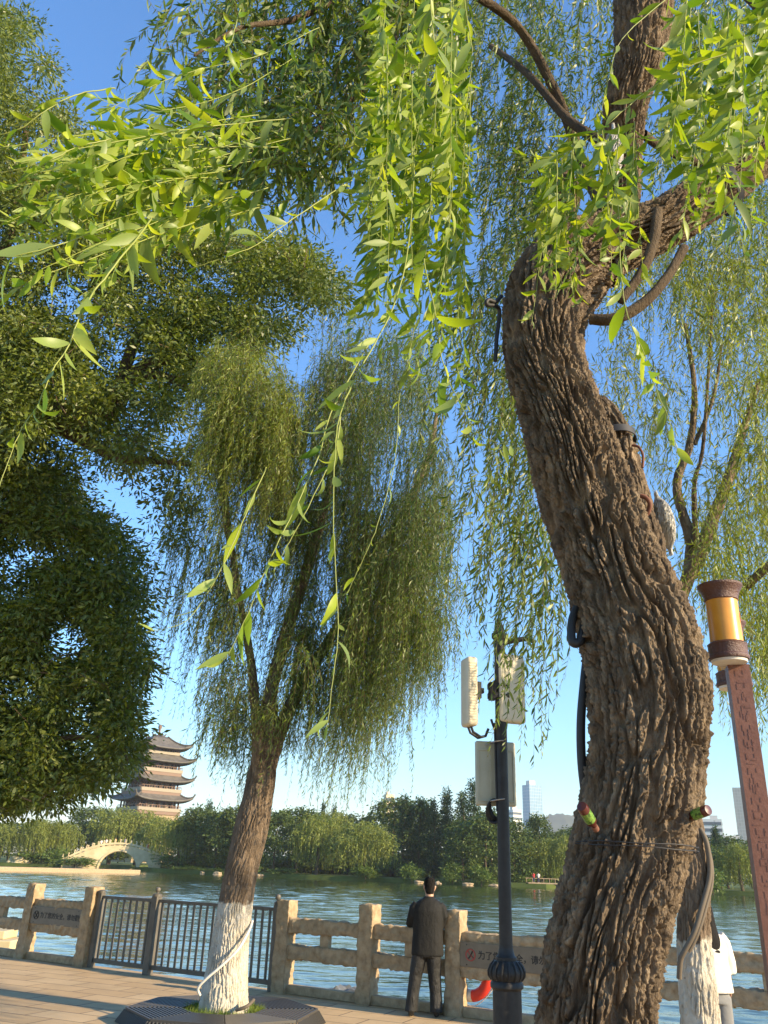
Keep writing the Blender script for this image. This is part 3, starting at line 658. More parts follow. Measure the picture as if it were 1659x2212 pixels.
for i, (x, d) in enumerate(((437, 173.5), (470, 170.6), (560, 168.2), (905, 156.6), (945, 155), (1010, 154.5), (1068, 154.5))):
    p = D(x, 1890, d); rock((p[0], d, -0.5), (_rt.uniform(.5, 1.0), .5, _rt.uniform(.3, .45)), 'small tan rock lying along the far waterline', 'tan rocks along the far waterline', 20 + i)
p = D(1178, 1903, 156); r = empty('jetty', (p[0], 156, WATER_Z), 'small wooden jetty in the water right of the lamp post', 'jetty')
mb = MB(); mb.box((0, 0, .75), (6.4, 3, .16)); mb.build('deck', M_stone, r)
for x in (-2.8, -1, 1, 2.8):
    mb = MB(); mb.box((x, -1.2, .35), (.18, .18, .7)); mb.build('post', M_stone, r)
mb = MB(); mb.box((0, 1.4, 1.5), (6.4, .08, .1)); [mb.box((x, 1.4, 1.17), (.08, .1, .7)) for x in np.linspace(-3, 3, 7)]; mb.build('railing', M_stone, r)
tiny_person((p[0] - 2.0, 156, WATER_Z + .83), M_red, M_navy, 'tiny person in red standing on the small jetty')
tiny_person((p[0] - 1.2, 155.8, WATER_Z + .83), M_white_cloth, M_navy, 'tiny person in white standing on the small jetty')

# ------------------------------------------------------------------ pagoda tower
def pagoda():
    p = D(322, 1745, 280); r = empty('pagoda_tower', (p[0], 280, 0), 'tall grey brown pagoda with stacked upturned roofs above the trees', 'pagoda', rz=R(41))
    M_roof = noise_color(mat('grey_roof_tiles', rough=0.7), ((0.3, (0.085, 0.075, 0.062)), (0.7, (0.15, 0.132, 0.108))), scale=0.8, bump=0.4, bump_scale=3, dist=0.1)
    M_wood = mat('red_brown_wood', (0.15, 0.075, 0.05), 0.6); M_plaster = mat('cream_plaster', (0.30, 0.25, 0.18), 0.7); M_dark = mat('dark_window', (0.03, 0.03, 0.032), 0.25)
    M_brk = mat('brown_brackets', (0.20, 0.125, 0.085), 0.7)
    def roof(name, a, b, z0, z1, lift, thick=0.5):
        V = []; nu, nv = 12, 6
        for side in range(4):
            ca, sa = math.cos(side * math.pi / 2), math.sin(side * math.pi / 2)
            for j in range(nv + 1):
                f = j / nv; h = a + (b - a) * f; z = z0 + (z1 - z0) * (f ** 1.7)
                for i in range(nu + 1):
                    u = i / nu * 2 - 1; zz = z + lift * abs(u) ** 4 * (1 - f) ** 2; hh = h * (1 + 0.05 * abs(u) ** 4 * (1 - f))
                    x, y = u * hh, -hh; V.append((x * ca - y * sa, x * sa + y * ca, zz))
        F = []; s = (nu + 1) * (nv + 1)
        for side in range(4):
            for j in range(nv):
                for i in range(nu): o = side * s + j * (nu + 1) + i; F.append((o, o + 1, o + nu + 2, o + nu + 1))
        mb = MB(); mb.add(V, F)
        o = mb.build(name, M_roof, r, smooth=True); m = o.modifiers.new('thick', 'SOLIDIFY'); m.thickness = thick; m.offset = -1
        for side in range(4):
            mb = MB(); ca, sa = math.cos(side * math.pi / 2), math.sin(side * math.pi / 2); pts = []
            for f in np.linspace(0, 1, 7):
                h = a * 1.05 + (b - a * 1.05) * f; z = z0 + (z1 - z0) * f ** 1.7 + lift * (1 - f) ** 2 + .15; x, y = h, -h; pts.append((x * ca - y * sa, x * sa + y * ca, z))
            pts.insert(0, (pts[0][0] * 1.04, pts[0][1] * 1.04, pts[0][2] + .9)); mb.tube(pts, 0.28, 6); mb.build('roof_ridge', M_roof, o)
        return o
    def storey(a, z0, z1, name='storey'):
        mb = MB(); mb.box((0, 0, (z0 + z1) / 2), (a * 1.7, a * 1.7, z1 - z0)); w = mb.build(name, M_wood, r)
        mb = MB(); md = MB(); mp = MB()
        for side in range(4):
            M = Matrix.Rotation(side * math.pi / 2, 3, 'Z')
            for k in range(7):
                u = (k / 6 * 2 - 1) * a; mb.box(M @ Vector((u, -a, (z0 + z1) / 2)), (.42, .42, z1 - z0), rot=M)
            for k in range(6):
                u = ((k + .5) / 6 * 2 - 1) * a * .85; q = mp if k in (1, 4) else md
                q.box(M @ Vector((u, -a * .85 - .06, z0 + (z1 - z0) * .42)), (a * .2, .2, (z1 - z0) * .6), rot=M)
        mb.build('column', M_wood, w); md.build('window', M_dark, w); mp.build('screen', M_plaster, w)
        mb = MB()
        for side in range(4):
            M = Matrix.Rotation(side * math.pi / 2, 3, 'Z')
            mb.box(M @ Vector((0, -a * 1.02, z1 - .35)), (a * 2.1, .5, .8), rot=M)
            for k in range(15): mb.box(M @ Vector(((k / 14 * 2 - 1) * a, -a * 1.1, z1 - .2)), (.35, 1.4, .5), rot=M)
        mb.build('bracket_row', M_brk, w)
    def parapet(a, z, h=1.0):
        mb = MB(); mw = MB()
        for side in range(4):
            M = Matrix.Rotation(side * math.pi / 2, 3, 'Z')
            mw.box(M @ Vector((0, -a, z)), (a * 2, .4, h), rot=M); mb.box(M @ Vector((0, -a + .1, z - h * .5 - .5)), (a * 1.94, .3, 1.0), rot=M)
            mb.box(M @ Vector((0, -a, z + h * .5 + .75)), (a * 2, .12, .12), rot=M)
            for k in range(17): mb.box(M @ Vector(((k / 16 * 2 - 1) * a, -a, z + h * .5 + .4)), (.12, .12, .8), rot=M)
        q = mw.build('balcony_wall', M_plaster, r); mb.build('balcony_rail', M_brk, q)
    mb = MB(); mb.box((0, 0, 7.5), (14, 14, 14)); mb.build('base_block', M_stone, r)
    storey(6.6, 15, 19.2); parapet(7.3, 16.0); roof('roof', 9.4, 6.3, 18.9, 21.2, 1.2)
    storey(5.9, 21.4, 24.9); parapet(6.9, 21.8); roof('roof', 9.2, 6.0, 24.6, 26.9, 1.2)
    storey(5.7, 27.2, 30.9); parapet(6.6, 27.8); roof('roof', 9.1, 5.4, 30.6, 33.0, 1.3)
    storey(4.8, 33.0, 35.2); parapet(5.5, 33.3, .9); roof('roof', 7.9, 2.2, 34.9, 38.7, 1.4)
    mb = MB(); mb.tube([(-2.6, 0, 40.0), (-2.0, 0, 39.1), (0, 0, 38.8), (2.0, 0, 39.1), (2.6, 0, 40.0)], [.15, .35, .4, .35, .15], 8); mb.tube([(0, -2.6, 40.0), (0, -2.0, 39.1), (0, 0, 38.8), (0, 2.0, 39.1), (0, 2.6, 40.0)], [.15, .35, .4, .35, .15], 8); mb.build('ridge_crest', M_roof, r, smooth=True)
    mb = MB(); mb.lathe([(.9, 38.3), (.7, 39.1), (.35, 39.6), (.3, 41), (.62, 41.6), (.6, 42.4), (.2, 42.7)], 14); mb.build('finial', M_brk, r, smooth=True)
pagoda()

# ------------------------------------------------------------------ city buildings far behind
def glass_mat(name, tint, line, sx, sz):
    m = mat(name, tint, 0.25, spec=0.6); b = m.node_tree.nodes['Principled BSDF']
    tc = N(m, 'ShaderNodeTexCoord'); br = N(m, 'ShaderNodeTexBrick', Scale=1.0); br.offset = 0.0; br.inputs['Brick Width'].default_value = sx; br.inputs['Row Height'].default_value = sz; br.inputs['Mortar Size'].default_value = 0.28
    sp = N(m, 'ShaderNodeSeparateXYZ'); L(m, tc.outputs['Object'], sp.inputs[0]); ad = N(m, 'ShaderNodeMath', operation='ADD'); L(m, sp.outputs['X'], ad.inputs[0]); L(m, sp.outputs['Y'], ad.inputs[1])
    cb = N(m, 'ShaderNodeCombineXYZ'); L(m, ad.outputs[0], cb.inputs['X']); L(m, sp.outputs['Z'], cb.inputs['Y']); L(m, cb.outputs[0], br.inputs['Vector'])
    br.inputs['Color1'].default_value = (*tint, 1); br.inputs['Color2'].default_value = (*[q * 1.2 for q in tint], 1); br.inputs['Mortar'].default_value = (*line, 1)
    L(m, br.outputs['Color'], b.inputs['Base Color']); return m
def tower(x0, x1, ytop, d, label, m, depth, rz, crown=None, bands=0, name='office_building'):
    xm = (x0 + x1) / 2; t = D(xm, ytop, d); w = px2m(x1 - x0, t) / (math.cos(rz) + abs(math.sin(rz)) * depth); dp = w * depth
    p = D(xm, 1830, d); r = empty(name, (p[0], d, 0), label, 'building', 'city buildings behind the trees', rz); H_ = t[2]
    mb = MB(); mb.box((0, 0, H_ / 2), (w, dp, H_)); b = mb.build('wall', m, r)
    if bands:
        for k in range(bands):
            z = H_ - 2.5 - k * 3.6
            if z < 4: break
            mb = MB(); mb.box((0, -dp / 2 - .05, z), (w * .94, .3, 1.7)); mb.box((-w / 2 - .05, 0, z), (.3, dp * .9, 1.7)); mb.box((w / 2 + .05, 0, z), (.3, dp * .9, 1.7)); mb.build('window', M_win, b)
    if crown: mb = MB(); mb.box((crown[0] * w, 0, H_ + crown[2] / 2 - .01), (w * crown[1], dp * .5, crown[2])); mb.build('roof_block', M_pale_wall, r)
    return r
M_win = mat('band_window', (0.10, 0.12, 0.14), 0.2); M_pale_wall = mat('pale_wall', (0.62, 0.58, 0.52), 0.8); M_white_wall = mat('white_wall', (0.72, 0.69, 0.63), 0.8); M_beige_wall = glass_mat('beige_cladding', (0.40, 0.345, 0.27), (0.52, 0.46, 0.38), 3.0, 4.0); M_yellow_wall = mat('cream_yellow_wall', (0.68, 0.56, 0.36), 0.8)
tower(1133, 1174, 1697, 1200, 'tall blue glass office tower right of the lamp post', glass_mat('blue_glass', (0.13, 0.24, 0.34), (0.30, 0.38, 0.44), 3.0, 4.2), 0.75, R(28), (-.1, .45, 6), name='glass_tower')
tower(1100, 1128, 1750, 650, 'small white building with stepped roof between lamp post and glass tower', M_white_wall, .9, R(25), (-.15, .5, 2.5), 6)
tower(1596, 1630, 1703, 1100, 'tall narrow beige tower left of the lantern post', M_beige_wall, .8, R(-24), None, name='beige_tower')
tower(1510, 1566, 1770, 520, 'white office block with window bands between second trunk and lantern post', M_white_wall, .5, R(-20), (.2, .3, 2), 9)
tower(1560, 1600, 1806, 560, 'low pale block beside the white office block', M_pale_wall, .6, R(-15), None, 3)
tower(826, 849, 1716, 420, 'cream yellow rooftop just visible above the trees left of the man', M_yellow_wall, .8, R(20), (-.2, .4, 1.2), 4)

# ------------------------------------------------------------------ stone railing and iron gate along the water
def rough_box_np(size, nx, ny, nz, amp, seed, faces='all'):
    """box with hewn faces: a subdivided cube pushed in and out by noise"""
    bm = bmesh.new(); bmesh.ops.create_cube(bm, size=1.0)
    me = bpy.data.meshes.new('b'); V = []; F = []
    def face(o, a, b, na, nb):
        k = len(V)
        for i in range(na + 1):
            for j in range(nb + 1): V.append(o + a * (i / na) + b * (j / nb))
        for i in range(na):
            for j in range(nb): q = k + i * (nb + 1) + j; F.append((q, q + 1, q + nb + 2, q + nb + 1))
    X, Y, Z = np.eye(3) * np.array(size)[:, None]; O = -(X + Y + Z) / 2
    face(O, X, Z, nx, nz); face(O + Y, X, Z, nx, nz); face(O, Y, Z, ny, nz); face(O + X, Y, Z, ny, nz); face(O, X, Y, nx, ny); face(O + Z, X, Y, nx, ny)
    bm.free(); V = np.array(V); h = np.array(size) / 2
    q = (V[:, 0] * 1.0 + seed * 3.7, V[:, 1] * 1.3 + V[:, 2] * 1.0 + seed)
    n1 = fbm(q[0] / .075, (V[:, 2] * 1.1 + V[:, 1] * .7 + seed) / .07, None, seed, 4) - .5; n2 = fbm(V[:, 0] / .3 + seed, V[:, 2] / .3 + 5 + V[:, 1], None, seed + 9, 3) - .5
    inn = np.min(h[None] - np.abs(V) + (np.abs(np.abs(V) - h[None]) < 1e-6) * 9, axis=1); k = np.clip(inn / .025, 0.15, 1)
    dirs = V / h[None]; mx = np.abs(dirs).max(1, keepdims=True); nrm = np.sign(dirs) * (np.abs(dirs) > mx - 1e-3)
    nrm = nrm / np.maximum(np.linalg.norm(nrm, axis=1, keepdims=True), 1e-6)
    d = (n1 * 1.6 + n2 * 1.2) * amp * k - (1 - k) * amp * .6
    V = V + nrm * d[:, None]
    vi = {}; idx = []; U = []
    for v in np.round(V, 5):
        t = tuple(v)
        if t not in vi: vi[t] = len(U); U.append(t)
        idx.append(vi[t])
    me.from_pydata(U, [], [tuple(idx[i] for i in f) for f in F]); bm = bmesh.new(); bm.from_mesh(me); bmesh.ops.recalc_face_normals(bm, faces=bm.faces); bm.to_mesh(me); bm.free()
    me.polygons.foreach_set('use_smooth', [True] * len(me.polygons)); return me
POST = [rough_box_np((.235, .235, 1.30), 12, 12, 50, .030, 3 + i) for i in range(4)]
def stone_post(parent, t, seed, h=1.30, off=0.0):
    o = link('post', POST[seed % 4], None, parent); p = fpt(t, off, h / 2 - .02); o.location = Vector(p) - parent.location; o.rotation_euler = (0, 0, FRZ + (math.pi if seed % 2 else 0)); o.scale = (1, 1, h / 1.30); return o
for m_ in POST: m_.materials.append(M_stone)
def rail(parent, t0, t1, z, h, seed, name='rail', amp=.040, th=.15):
    me = rough_box_np((t1 - t0, th, h), int((t1 - t0) / .022), 6, 9, amp, seed); o = link(name, me, M_stone, parent); o.location = Vector(fpt((t0 + t1) / 2, 0, z)) - parent.location; o.rotation_euler = (0, 0, FRZ); return o
def span(parent, t0, t1, seed, baluster=True):
    a, b = t0 + .095, t1 - .095
    rail(parent, a, b, .93, .19, seed); rail(parent, a, b, .56, .19, seed + 1)
    if baluster: mb = MB(); mb.box((0, 0, 0), (.15, .11, .20)); o = mb.build('baluster', M_stone, parent, Vector(fpt((a + b) / 2, 0, .745)) - parent.location, bevel=.012); o.rotation_euler = (0, 0, FRZ)
    mb = MB(); mb.box((0, 0, 0), (b - a, .14, .12)); o = mb.build('kerb', M_stone, parent, Vector(fpt((a + b) / 2, .02, .062)) - parent.location, bevel=.012); o.rotation_euler = (0, 0, FRZ)
T_POST1, T_POST2, T_GATER, T_MID, T_MAN = -9.06, -7.41, -2.95, -1.42, 0.0
fr = empty('stone_fence', fpt(2, 0, 0), 'rough stone railing at the water right of the iron gate, behind the man', 'fence', 'stone railings along the water')
tR = [T_GATER, T_MID, T_MAN, 1.6, 3.2, 4.8, 6.4, 8.0]
for i, t in enumerate(tR): stone_post(fr, t, i)
for i in range(len(tR) - 1): span(fr, tR[i], tR[i + 1], 11 + 2 * i, baluster=(i != 2))
fl = empty('stone_fence', fpt(-9, 0, 0), 'rough stone railing left of the iron gate with the left warning sign', 'fence', 'stone railings along the water')
tL = [T_POST2, T_POST1, -10.75, -12.4]
for i, t in enumerate(tL): stone_post(fl, t, i + 1)
for i in range(3): span(fl, tL[i + 1], tL[i], 41 + 2 * i, baluster=(i != 0))

# warning signs between the rails
M_sign = noise_color(mat('brown_sign_plate', rough=0.5), ((0.3, (0.15, 0.118, 0.08)), (0.7, (0.20, 0.16, 0.11))), scale=7); M_ink = mat('dark_lettering', (0.022, 0.018, 0.015), 0.6); M_ringred = mat('red_print', (0.42, 0.06, 0.045), 0.6)
def sign(t0, t1, label, ring):
    r = empty('warning_sign', fpt((t0 + t1) / 2, -.085, .75), label, 'sign', 'warning signs on the stone railings', FRZ); w = t1 - t0
    mb = MB(); mb.box((0, 0, 0), (w, .018, .30)); mb.build('plate', M_sign, r, bevel=.004)
    mb = MB(); c = -w / 2 + .17; mb.tube([(c + .068 * math.cos(a), -.012, .068 * math.sin(a)) for a in np.linspace(0, 6.283, 33)[:-1]], .007, 6, closed=True); mb.tube([(c - .047, -.012, .047), (c + .047, -.012, -.047)], .007, 6); mb.build('prohibition_mark', ring, r)
    mb = MB(); mb.tube([(c - .03, -.011, -.045), (c + .005, -.011, .0), (c + .03, -.011, .045)], .009, 6); mb.tube([(c, -.011, 0), (c + .035, -.011, -.03)], .007, 6); mb.build('climbing_figure', M_ink, r)
    cu = bpy.data.curves.new('lettering', 'FONT'); cu.body = '为了您的安全，请勿翻越护栏'; cu.size = .108; cu.extrude = .001; cu.align_y = 'CENTER'
    o = bpy.data.objects.new('lettering', cu); COL.objects.link(o); o.parent = r; cu.offset = .0022; bpy.context.view_layer.update(); me = bpy.data.meshes.new_from_object(o.evaluated_get(bpy.context.evaluated_depsgraph_get())); bpy.data.objects.remove(o)
    me.materials.clear(); o = link('lettering', me, M_ink, r, (c + .11, -.0105, 0)); o.rotation_euler = (math.pi / 2, 0, 0)
    for x in (-w * .42, w * .42):
        for z in (-.12, .12): mb = MB(); mb.lathe([(.009, 0), (.009, .004)], 8, M=Matrix.Rotation(math.pi / 2, 3, 'X')); mb.build('screw', M_ink, r, (x, -.009, z))
sign(0.10, 1.50, 'brown sign with red ring and black Chinese lettering between the man and the big trunk', M_ringred)
sign(T_POST1 + .1, T_POST2 - .1, 'brown sign with black ring and Chinese lettering left of the iron gate', M_ink)

# iron gate
gt = empty('iron_gate', fpt(-5.2, 0, 0), 'grey brown iron picket gate between stone posts, ball finials on its posts', 'gate', rz=FRZ)
def gx(t): return t + 5.2
TG0, TG1, TG2, TG3 = T_POST2 + .17, T_POST2 + .30, -5.80, T_GATER - .21
for t, w, fin in ((T_POST2 + .21, .10, 0), (-5.80, .13, 1), (T_GATER - .20, .09, 1)):
    mb = MB(); mb.box((gx(t), 0, .60), (w, w, 1.20)); g = mb.build('gate_post', M_gate_metal, gt, bevel=.006)
    mb = MB(); mb.lathe([(w * .62, 1.195), (w * .62, 1.235), (.02, 1.25)] + ([(.018, 1.262), (.042, 1.285), (.046, 1.31), (.036, 1.338), (.006, 1.35)] if fin else []), 14, (gx(t), 0, 0)); mb.build('finial', M_gate_metal, g, smooth=True)
for a, b, n in ((T_POST2 + .27, -5.88, 8), (-5.72, T_GATER - .26, 17)):
    for z, h in ((1.13, .05), (.115, .07)): mb = MB(); mb.box((gx((a + b) / 2), 0, z), (b - a, .045, h)); mb.build('gate_rail', M_gate_metal, gt, bevel=.004)
    for k in range(n): t = a + (k + .5) / n * (b - a); mb = MB(); mb.box((gx(t), 0, .6275), (.036, .028, .955)); mb.build('picket', M_gate_metal, gt, bevel=.003)
mb = MB(); mb.lathe([(.045, -.9), (.045, .5), (.05, .52), (.05, .56), (.02, .58)], 14); tag(mb.build('mooring_post', M_gate_metal, None, fpt(-3.35, .42, 0), smooth=True), 'short round mooring post behind the right end of the iron gate', 'post')

# life ring hung on the water side of the railing
r = empty('life_ring', fpt(.12, .20, .50), 'red life ring hanging behind the stone post right of the man', 'life ring', rz=FRZ)
M_lred = noise_color(mat('red_foam', rough=0.5), ((0.3, (0.55, 0.030, 0.018)), (0.7, (0.68, 0.045, 0.025))), scale=8)
def ring_arc(a0, a1, R1=.27, r1=.075):
    mb = MB(); mb.tube([(R1 * math.cos(a), 0, R1 * math.sin(a)) for a in np.linspace(a0, a1, 20)], r1, 14); return mb
for k in range(4): ring_arc(k * math.pi / 2 + .15, (k + 1) * math.pi / 2 - .15).build('float_segment', M_lred, r, smooth=True)
for k in range(4): ring_arc(k * math.pi / 2 - .15, k * math.pi / 2 + .15, .27, .078).build('white_band', M_white_cloth, r, smooth=True)
mb = MB(); mb.tube([(.37 * math.cos(a), .01, .37 * math.sin(a) - .02 * math.cos(4 * a)) for a in np.linspace(0, 6.283, 41)[:-1]], .006, 6, closed=True); mb.build('grab_rope', M_white_cloth, r)

# water-side ledge, stone block in the water
mb = MB()
for k in range(14):
    t = -13 + k * 1.5; mb.box(fpt(t + .73, .42, -.16), (1.46, .38, .16), FRZ)
tag(mb.build('ledge', M_stone, bevel=.02), kind='structure')
p = D(18, 1992, 24.5)
mb = MB(); mb.box((0, 0, 0), (1.9, 1.2, .28)); mb.box((-.1, .1, .24), (1.5, .9, .2)); tag(mb.build('stone_block', M_stone_pale, None, (p[0] - .55, 24.5, WATER_Z + .2), bevel=.03), 'pale stepped stone block in the water behind the left railing', 'stone block')
# tangled rubbish sheet on the ledge between gate and middle post
rg = np.random.default_rng(8); V = []; nx, ny = 22, 8
for i in range(nx):
    for j in range(ny): q = fpt(-2.75 + i * .055, .30 + j * .05, 0); V.append((q[0], q[1], -.06 + .17 * fbm(np.array([i * .45]), np.array([j * .6]), None, 2, 3)[0] * math.sin(math.pi * i / (nx - 1)) * 1.5))
me = bpy.data.meshes.new('tarp'); me.from_pydata(V, [], [(i * ny + j, i * ny + j + 1, (i + 1) * ny + j + 1, (i + 1) * ny + j) for i in range(nx - 1) for j in range(ny - 1)])
o = link('tarpaulin', me, mat('grey_plastic_sheet', (.13, .14, .15), .5)); m = o.modifiers.new('thick', 'SOLIDIFY'); m.thickness = .008; tag(o, 'crumpled grey plastic sheet on the ledge behind the railing', 'plastic sheet')

# ------------------------------------------------------------------ lamp post with antennas
LP = D(1094, 2090, 8.0); LPX, LPY = LP[0], 8.0
lp = empty('lamp_post', (LPX, LPY, 0), 'black metal lamp post with fluted collar and a bracket at its top', 'lamp post')
mb = MB(); mb.lathe([(.19, 0), (.19, .06), (.135, .12), (.122, .3), (.122, .88)], 24); mb.build('pedestal', M_black_metal, lp, smooth=True)
mb = MB(); prof = [(.122, .88), (.14, .90), (.14, .93), (.125, .95), (.15, .985), (.152, 1.02), (.135, 1.06), (.105, 1.095), (.09, 1.10), (.09, 1.125), (.072, 1.14), (.06, 1.20), (.06, 1.215)]
mb.lathe(prof, 32)
for k in range(16): a = 2 * math.pi * k / 16; mb.tube([(r_ * math.cos(a), r_ * math.sin(a), z) for r_, z in ((.128, .955), (.153, .985), (.156, 1.02), (.138, 1.06), (.105, 1.095))], .010, 6)
mb.build('collar', M_black_metal, lp, smooth=True)
mb = MB(); mb.lathe([(.058, 1.2), (.056, 2.4), (.052, 3.92)], 20); mb.build('shaft', M_black_metal, lp, smooth=True)
mb = MB(); mb.lathe([(.05, 3.90), (.075, 3.93), (.075, 3.97), (.05, 3.99), (.045, 4.05), (.02, 4.09), (.026, 4.11), (.004, 4.15)], 16); mb.build('finial', M_black_metal, lp, smooth=True)
mb = MB(); mb.tube([(0, 0, 3.86), (.10, 0, 3.90), (.26, 0, 3.93), (.36, 0, 3.90)], [.03, .03, .025, .02], 10); mb.tube([(0, 0, 3.68), (.08, 0, 3.74), (.14, 0, 3.84), (.2, 0, 3.92)], .016, 8); mb.build('bracket', M_black_metal, lp, smooth=True)
def rounded_panel(w, d, h, r, mats, name, parent, seg=6):
    bm = bmesh.new(); bmesh.ops.create_cube(bm, size=1); bmesh.ops.scale(bm, vec=(w, d, h), verts=bm.verts); bmesh.ops.bevel(bm, geom=bm.edges[:], offset=r, segments=seg, affect='EDGES', profile=.5)
    me = bpy.data.meshes.new(name); bm.to_mesh(me); bm.free(); me.polygons.foreach_set('use_smooth', [True] * len(me.polygons)); me.set_sharp_from_angle(angle=R(40)); return link(name, me, mats, parent)
def local(x, y, d=8.0): return D(x, y, d) - np.array([LPX, LPY, 0])
# left antenna: seen from its side, ribbed edge
p = local(1013, 1496, 8.0); an = empty('panel_antenna', Vector((LPX, LPY, 0)) + Vector((p[0], -.03, p[2])), 'narrow ribbed cream antenna panel turned edge on, left of the lamp post', 'antenna', 'antenna panels on the lamp post', R(-75))
rounded_panel(.20, .115, .66, .035, M_cream, 'radome', an)
mb = MB()
for k in range(22): mb.box((.098, .0, -.27 + k * .0255), (.012, .07, .011))
mb.build('cooling_rib', M_cream, an)
mb = MB(); mb.box((0, .08, .02), (.10, .06, .16)); mb.box((0, .12, .02), (.06, .05, .05)); mb.build('clamp', M_rubber, an, bevel=.006)
for dx in (-.04, .03): mb = MB(); mb.tube([(dx, .0, -.32), (dx + .01, .02, -.38), (dx, .10, -.42), (-.02, .17, -.40), (-.02, .20, -.33)], .013, 8); mb.build('cable', M_rubber, an, smooth=True)
p = local(1103, 1487, 8.0); an2 = empty('panel_antenna', Vector((LPX, LPY, 0)) + Vector((p[0], .02, p[2])), 'wide flat cream antenna panel behind leaves, right of the lamp post', 'antenna', 'antenna panels on the lamp post', R(16))
rounded_panel(.27, .12, .66, .03, M_cream, 'radome', an2)
mb = MB(); mb.box((-.08, .09, .02), (.10, .08, .14)); mb.build('clamp', M_rubber, an2, bevel=.006)
mb = MB(); mb.tube([(-.06, 0, -.32), (-.07, .03, -.39), (-.15, .05, -.40), (-.19, .04, -.3)], .012, 8); mb.build('cable', M_rubber, an2, smooth=True)
p = local(1050, 1493, 8.0); mb = MB(); mb.box((-.02, 0, p[2] + .05), (.20, .11, .05)); mb.box((-.02, 0, p[2] - .04), (.20, .11, .05)); mb.box((-.08, 0, p[2]), (.06, .13, .16)); mb.tube([(-.12, -.02, p[2] + .10), (-.06, -.02, p[2] + .17)], .006, 6)
for z in (.05, -.04):
    for x in (-.06, 0, .05): mb.box((x, -.06, p[2] + z), (.018, .02, .018))
mb.build('mounting_bracket', M_black_metal, lp, bevel=.004)
p = local(1073, 1668, 8.0); bx = empty('equipment_box', Vector((LPX, LPY, 0)) + Vector((p[0] + .005, .12, p[2])), 'flat grey green equipment box strapped behind the lamp post', 'box', rz=R(3))
rounded_panel(.385, .055, .585, .022, M_box_grey, 'housing', bx, 4)
mb = MB(); mb.box((0, -.032, .21), (.33, .012, .012)); mb.box((-.165, -.032, -.03), (.008, .01, .46)); mb.box((.165, -.032, -.03), (.008, .01, .46)); mb.box((0, -.032, -.25), (.33, .012, .01)); mb.box((0, -.036, 0), (.10, .018, .5)); mb.build('rim', M_box_grey, bx)
for x in (-.09, .09): mb = MB(); mb.lathe([(.012, 0), (.012, .008)], 10, M=Matrix.Rotation(math.pi / 2, 3, 'X')); mb.build('screw', M_steel, bx, (x, -.028, .255))
for z in (.275, -.245): mb = MB(); mb.tube([(.075 * math.cos(a) - .0, -.12 + .068 * math.sin(a), z + .012 * math.cos(a)) for a in np.linspace(0, 6.283, 25)[:-1]], .006, 6, closed=True); mb.build('strap', M_steel, bx)
p = local(1062, 1752, 8.0); mb = MB()
for k in range(5):
    c = Vector((-.075 + .012 * k, .05 + .012 * k, p[2] + .01 * k)); mb.tube([c + Vector((.07 * math.cos(a + k), .02 * math.sin(2 * a + k), .10 * math.sin(a + k))) for a in np.linspace(0, 6.283, 25)[:-1]], .010, 6, closed=True)
mb.build('cable_coil', M_rubber, lp, smooth=True)
mb = MB(); mb.tube([(-.057, -.02, p[2]), (-.062, -.01, 2.9), (-.06, .02, 3.1)], .009, 6); mb.build('cable', M_rubber, lp)

# ------------------------------------------------------------------ lantern post on the right
M_redpost = noise_color(mat('red_brown_paint', rough=0.5), ((0.3, (0.16, 0.066, 0.042)), (0.7, (0.215, 0.095, 0.062))), scale=7, bump=0.2)
M_lbrown = noise_color(mat('dark_brown_bronze', rough=0.42, spec=0.5), ((0.3, (0.075, 0.03, 0.022)), (0.7, (0.12, 0.055, 0.038))), scale=10, bump=0.7, bump_scale=90, dist=0.01)
M_amber = noise_color(mat('amber_shade', rough=0.35), ((0.30, (0.50, 0.20, 0.018)), (0.55, (0.68, 0.32, 0.04)), (0.8, (0.78, 0.45, 0.09))), scale=3.5, stretch=(1, 1, .6))
M_stain = mat('orange_red_print', (0.62, 0.10, 0.012), 0.4)
lq = D(1622, 1700, 4.3); ln_ = empty('lantern_post', (lq[0] + .012, 4.3, 0), 'red brown square post with relief pattern at the right edge carrying two lanterns', 'lamp post', rz=R(-14))
top = D(1592, 1440, 4.3); HZ = top[2]
mb = MB(); mb.box((0, 0, HZ / 2), (.105, .105, HZ)); rg = random.Random(4)
for k in range(int(HZ / .07)):
    z = .1 + k * .07
    if z > HZ - .06: break
    for q in range(3): mb.box((rg.uniform(-.018, .018), -.0525, z + rg.uniform(-.022, .022)), (rg.uniform(.008, .04),   .003, .006) if rg.random() < .6 else (.006, .003, rg.uniform(.015, .045)))
    mb.box((.018, -.0525, z + .035), (.006, .003, .02)); mb.box((-.02, -.0525, z + .03), (.006, .003, .03))
for q in range(0): mb.tube([(.03 * math.sin(z * 5 + q * 2), -.0525, HZ - .12 - z * .5) for z in np.linspace(0, 1.2, 30)], .003, 5)
mb.build('shaft', M_redpost, ln_)
mb = MB(); mb.box((0, 0, HZ + .02), (.07, .07, .06)); mb.build('cap', M_lbrown, ln_)
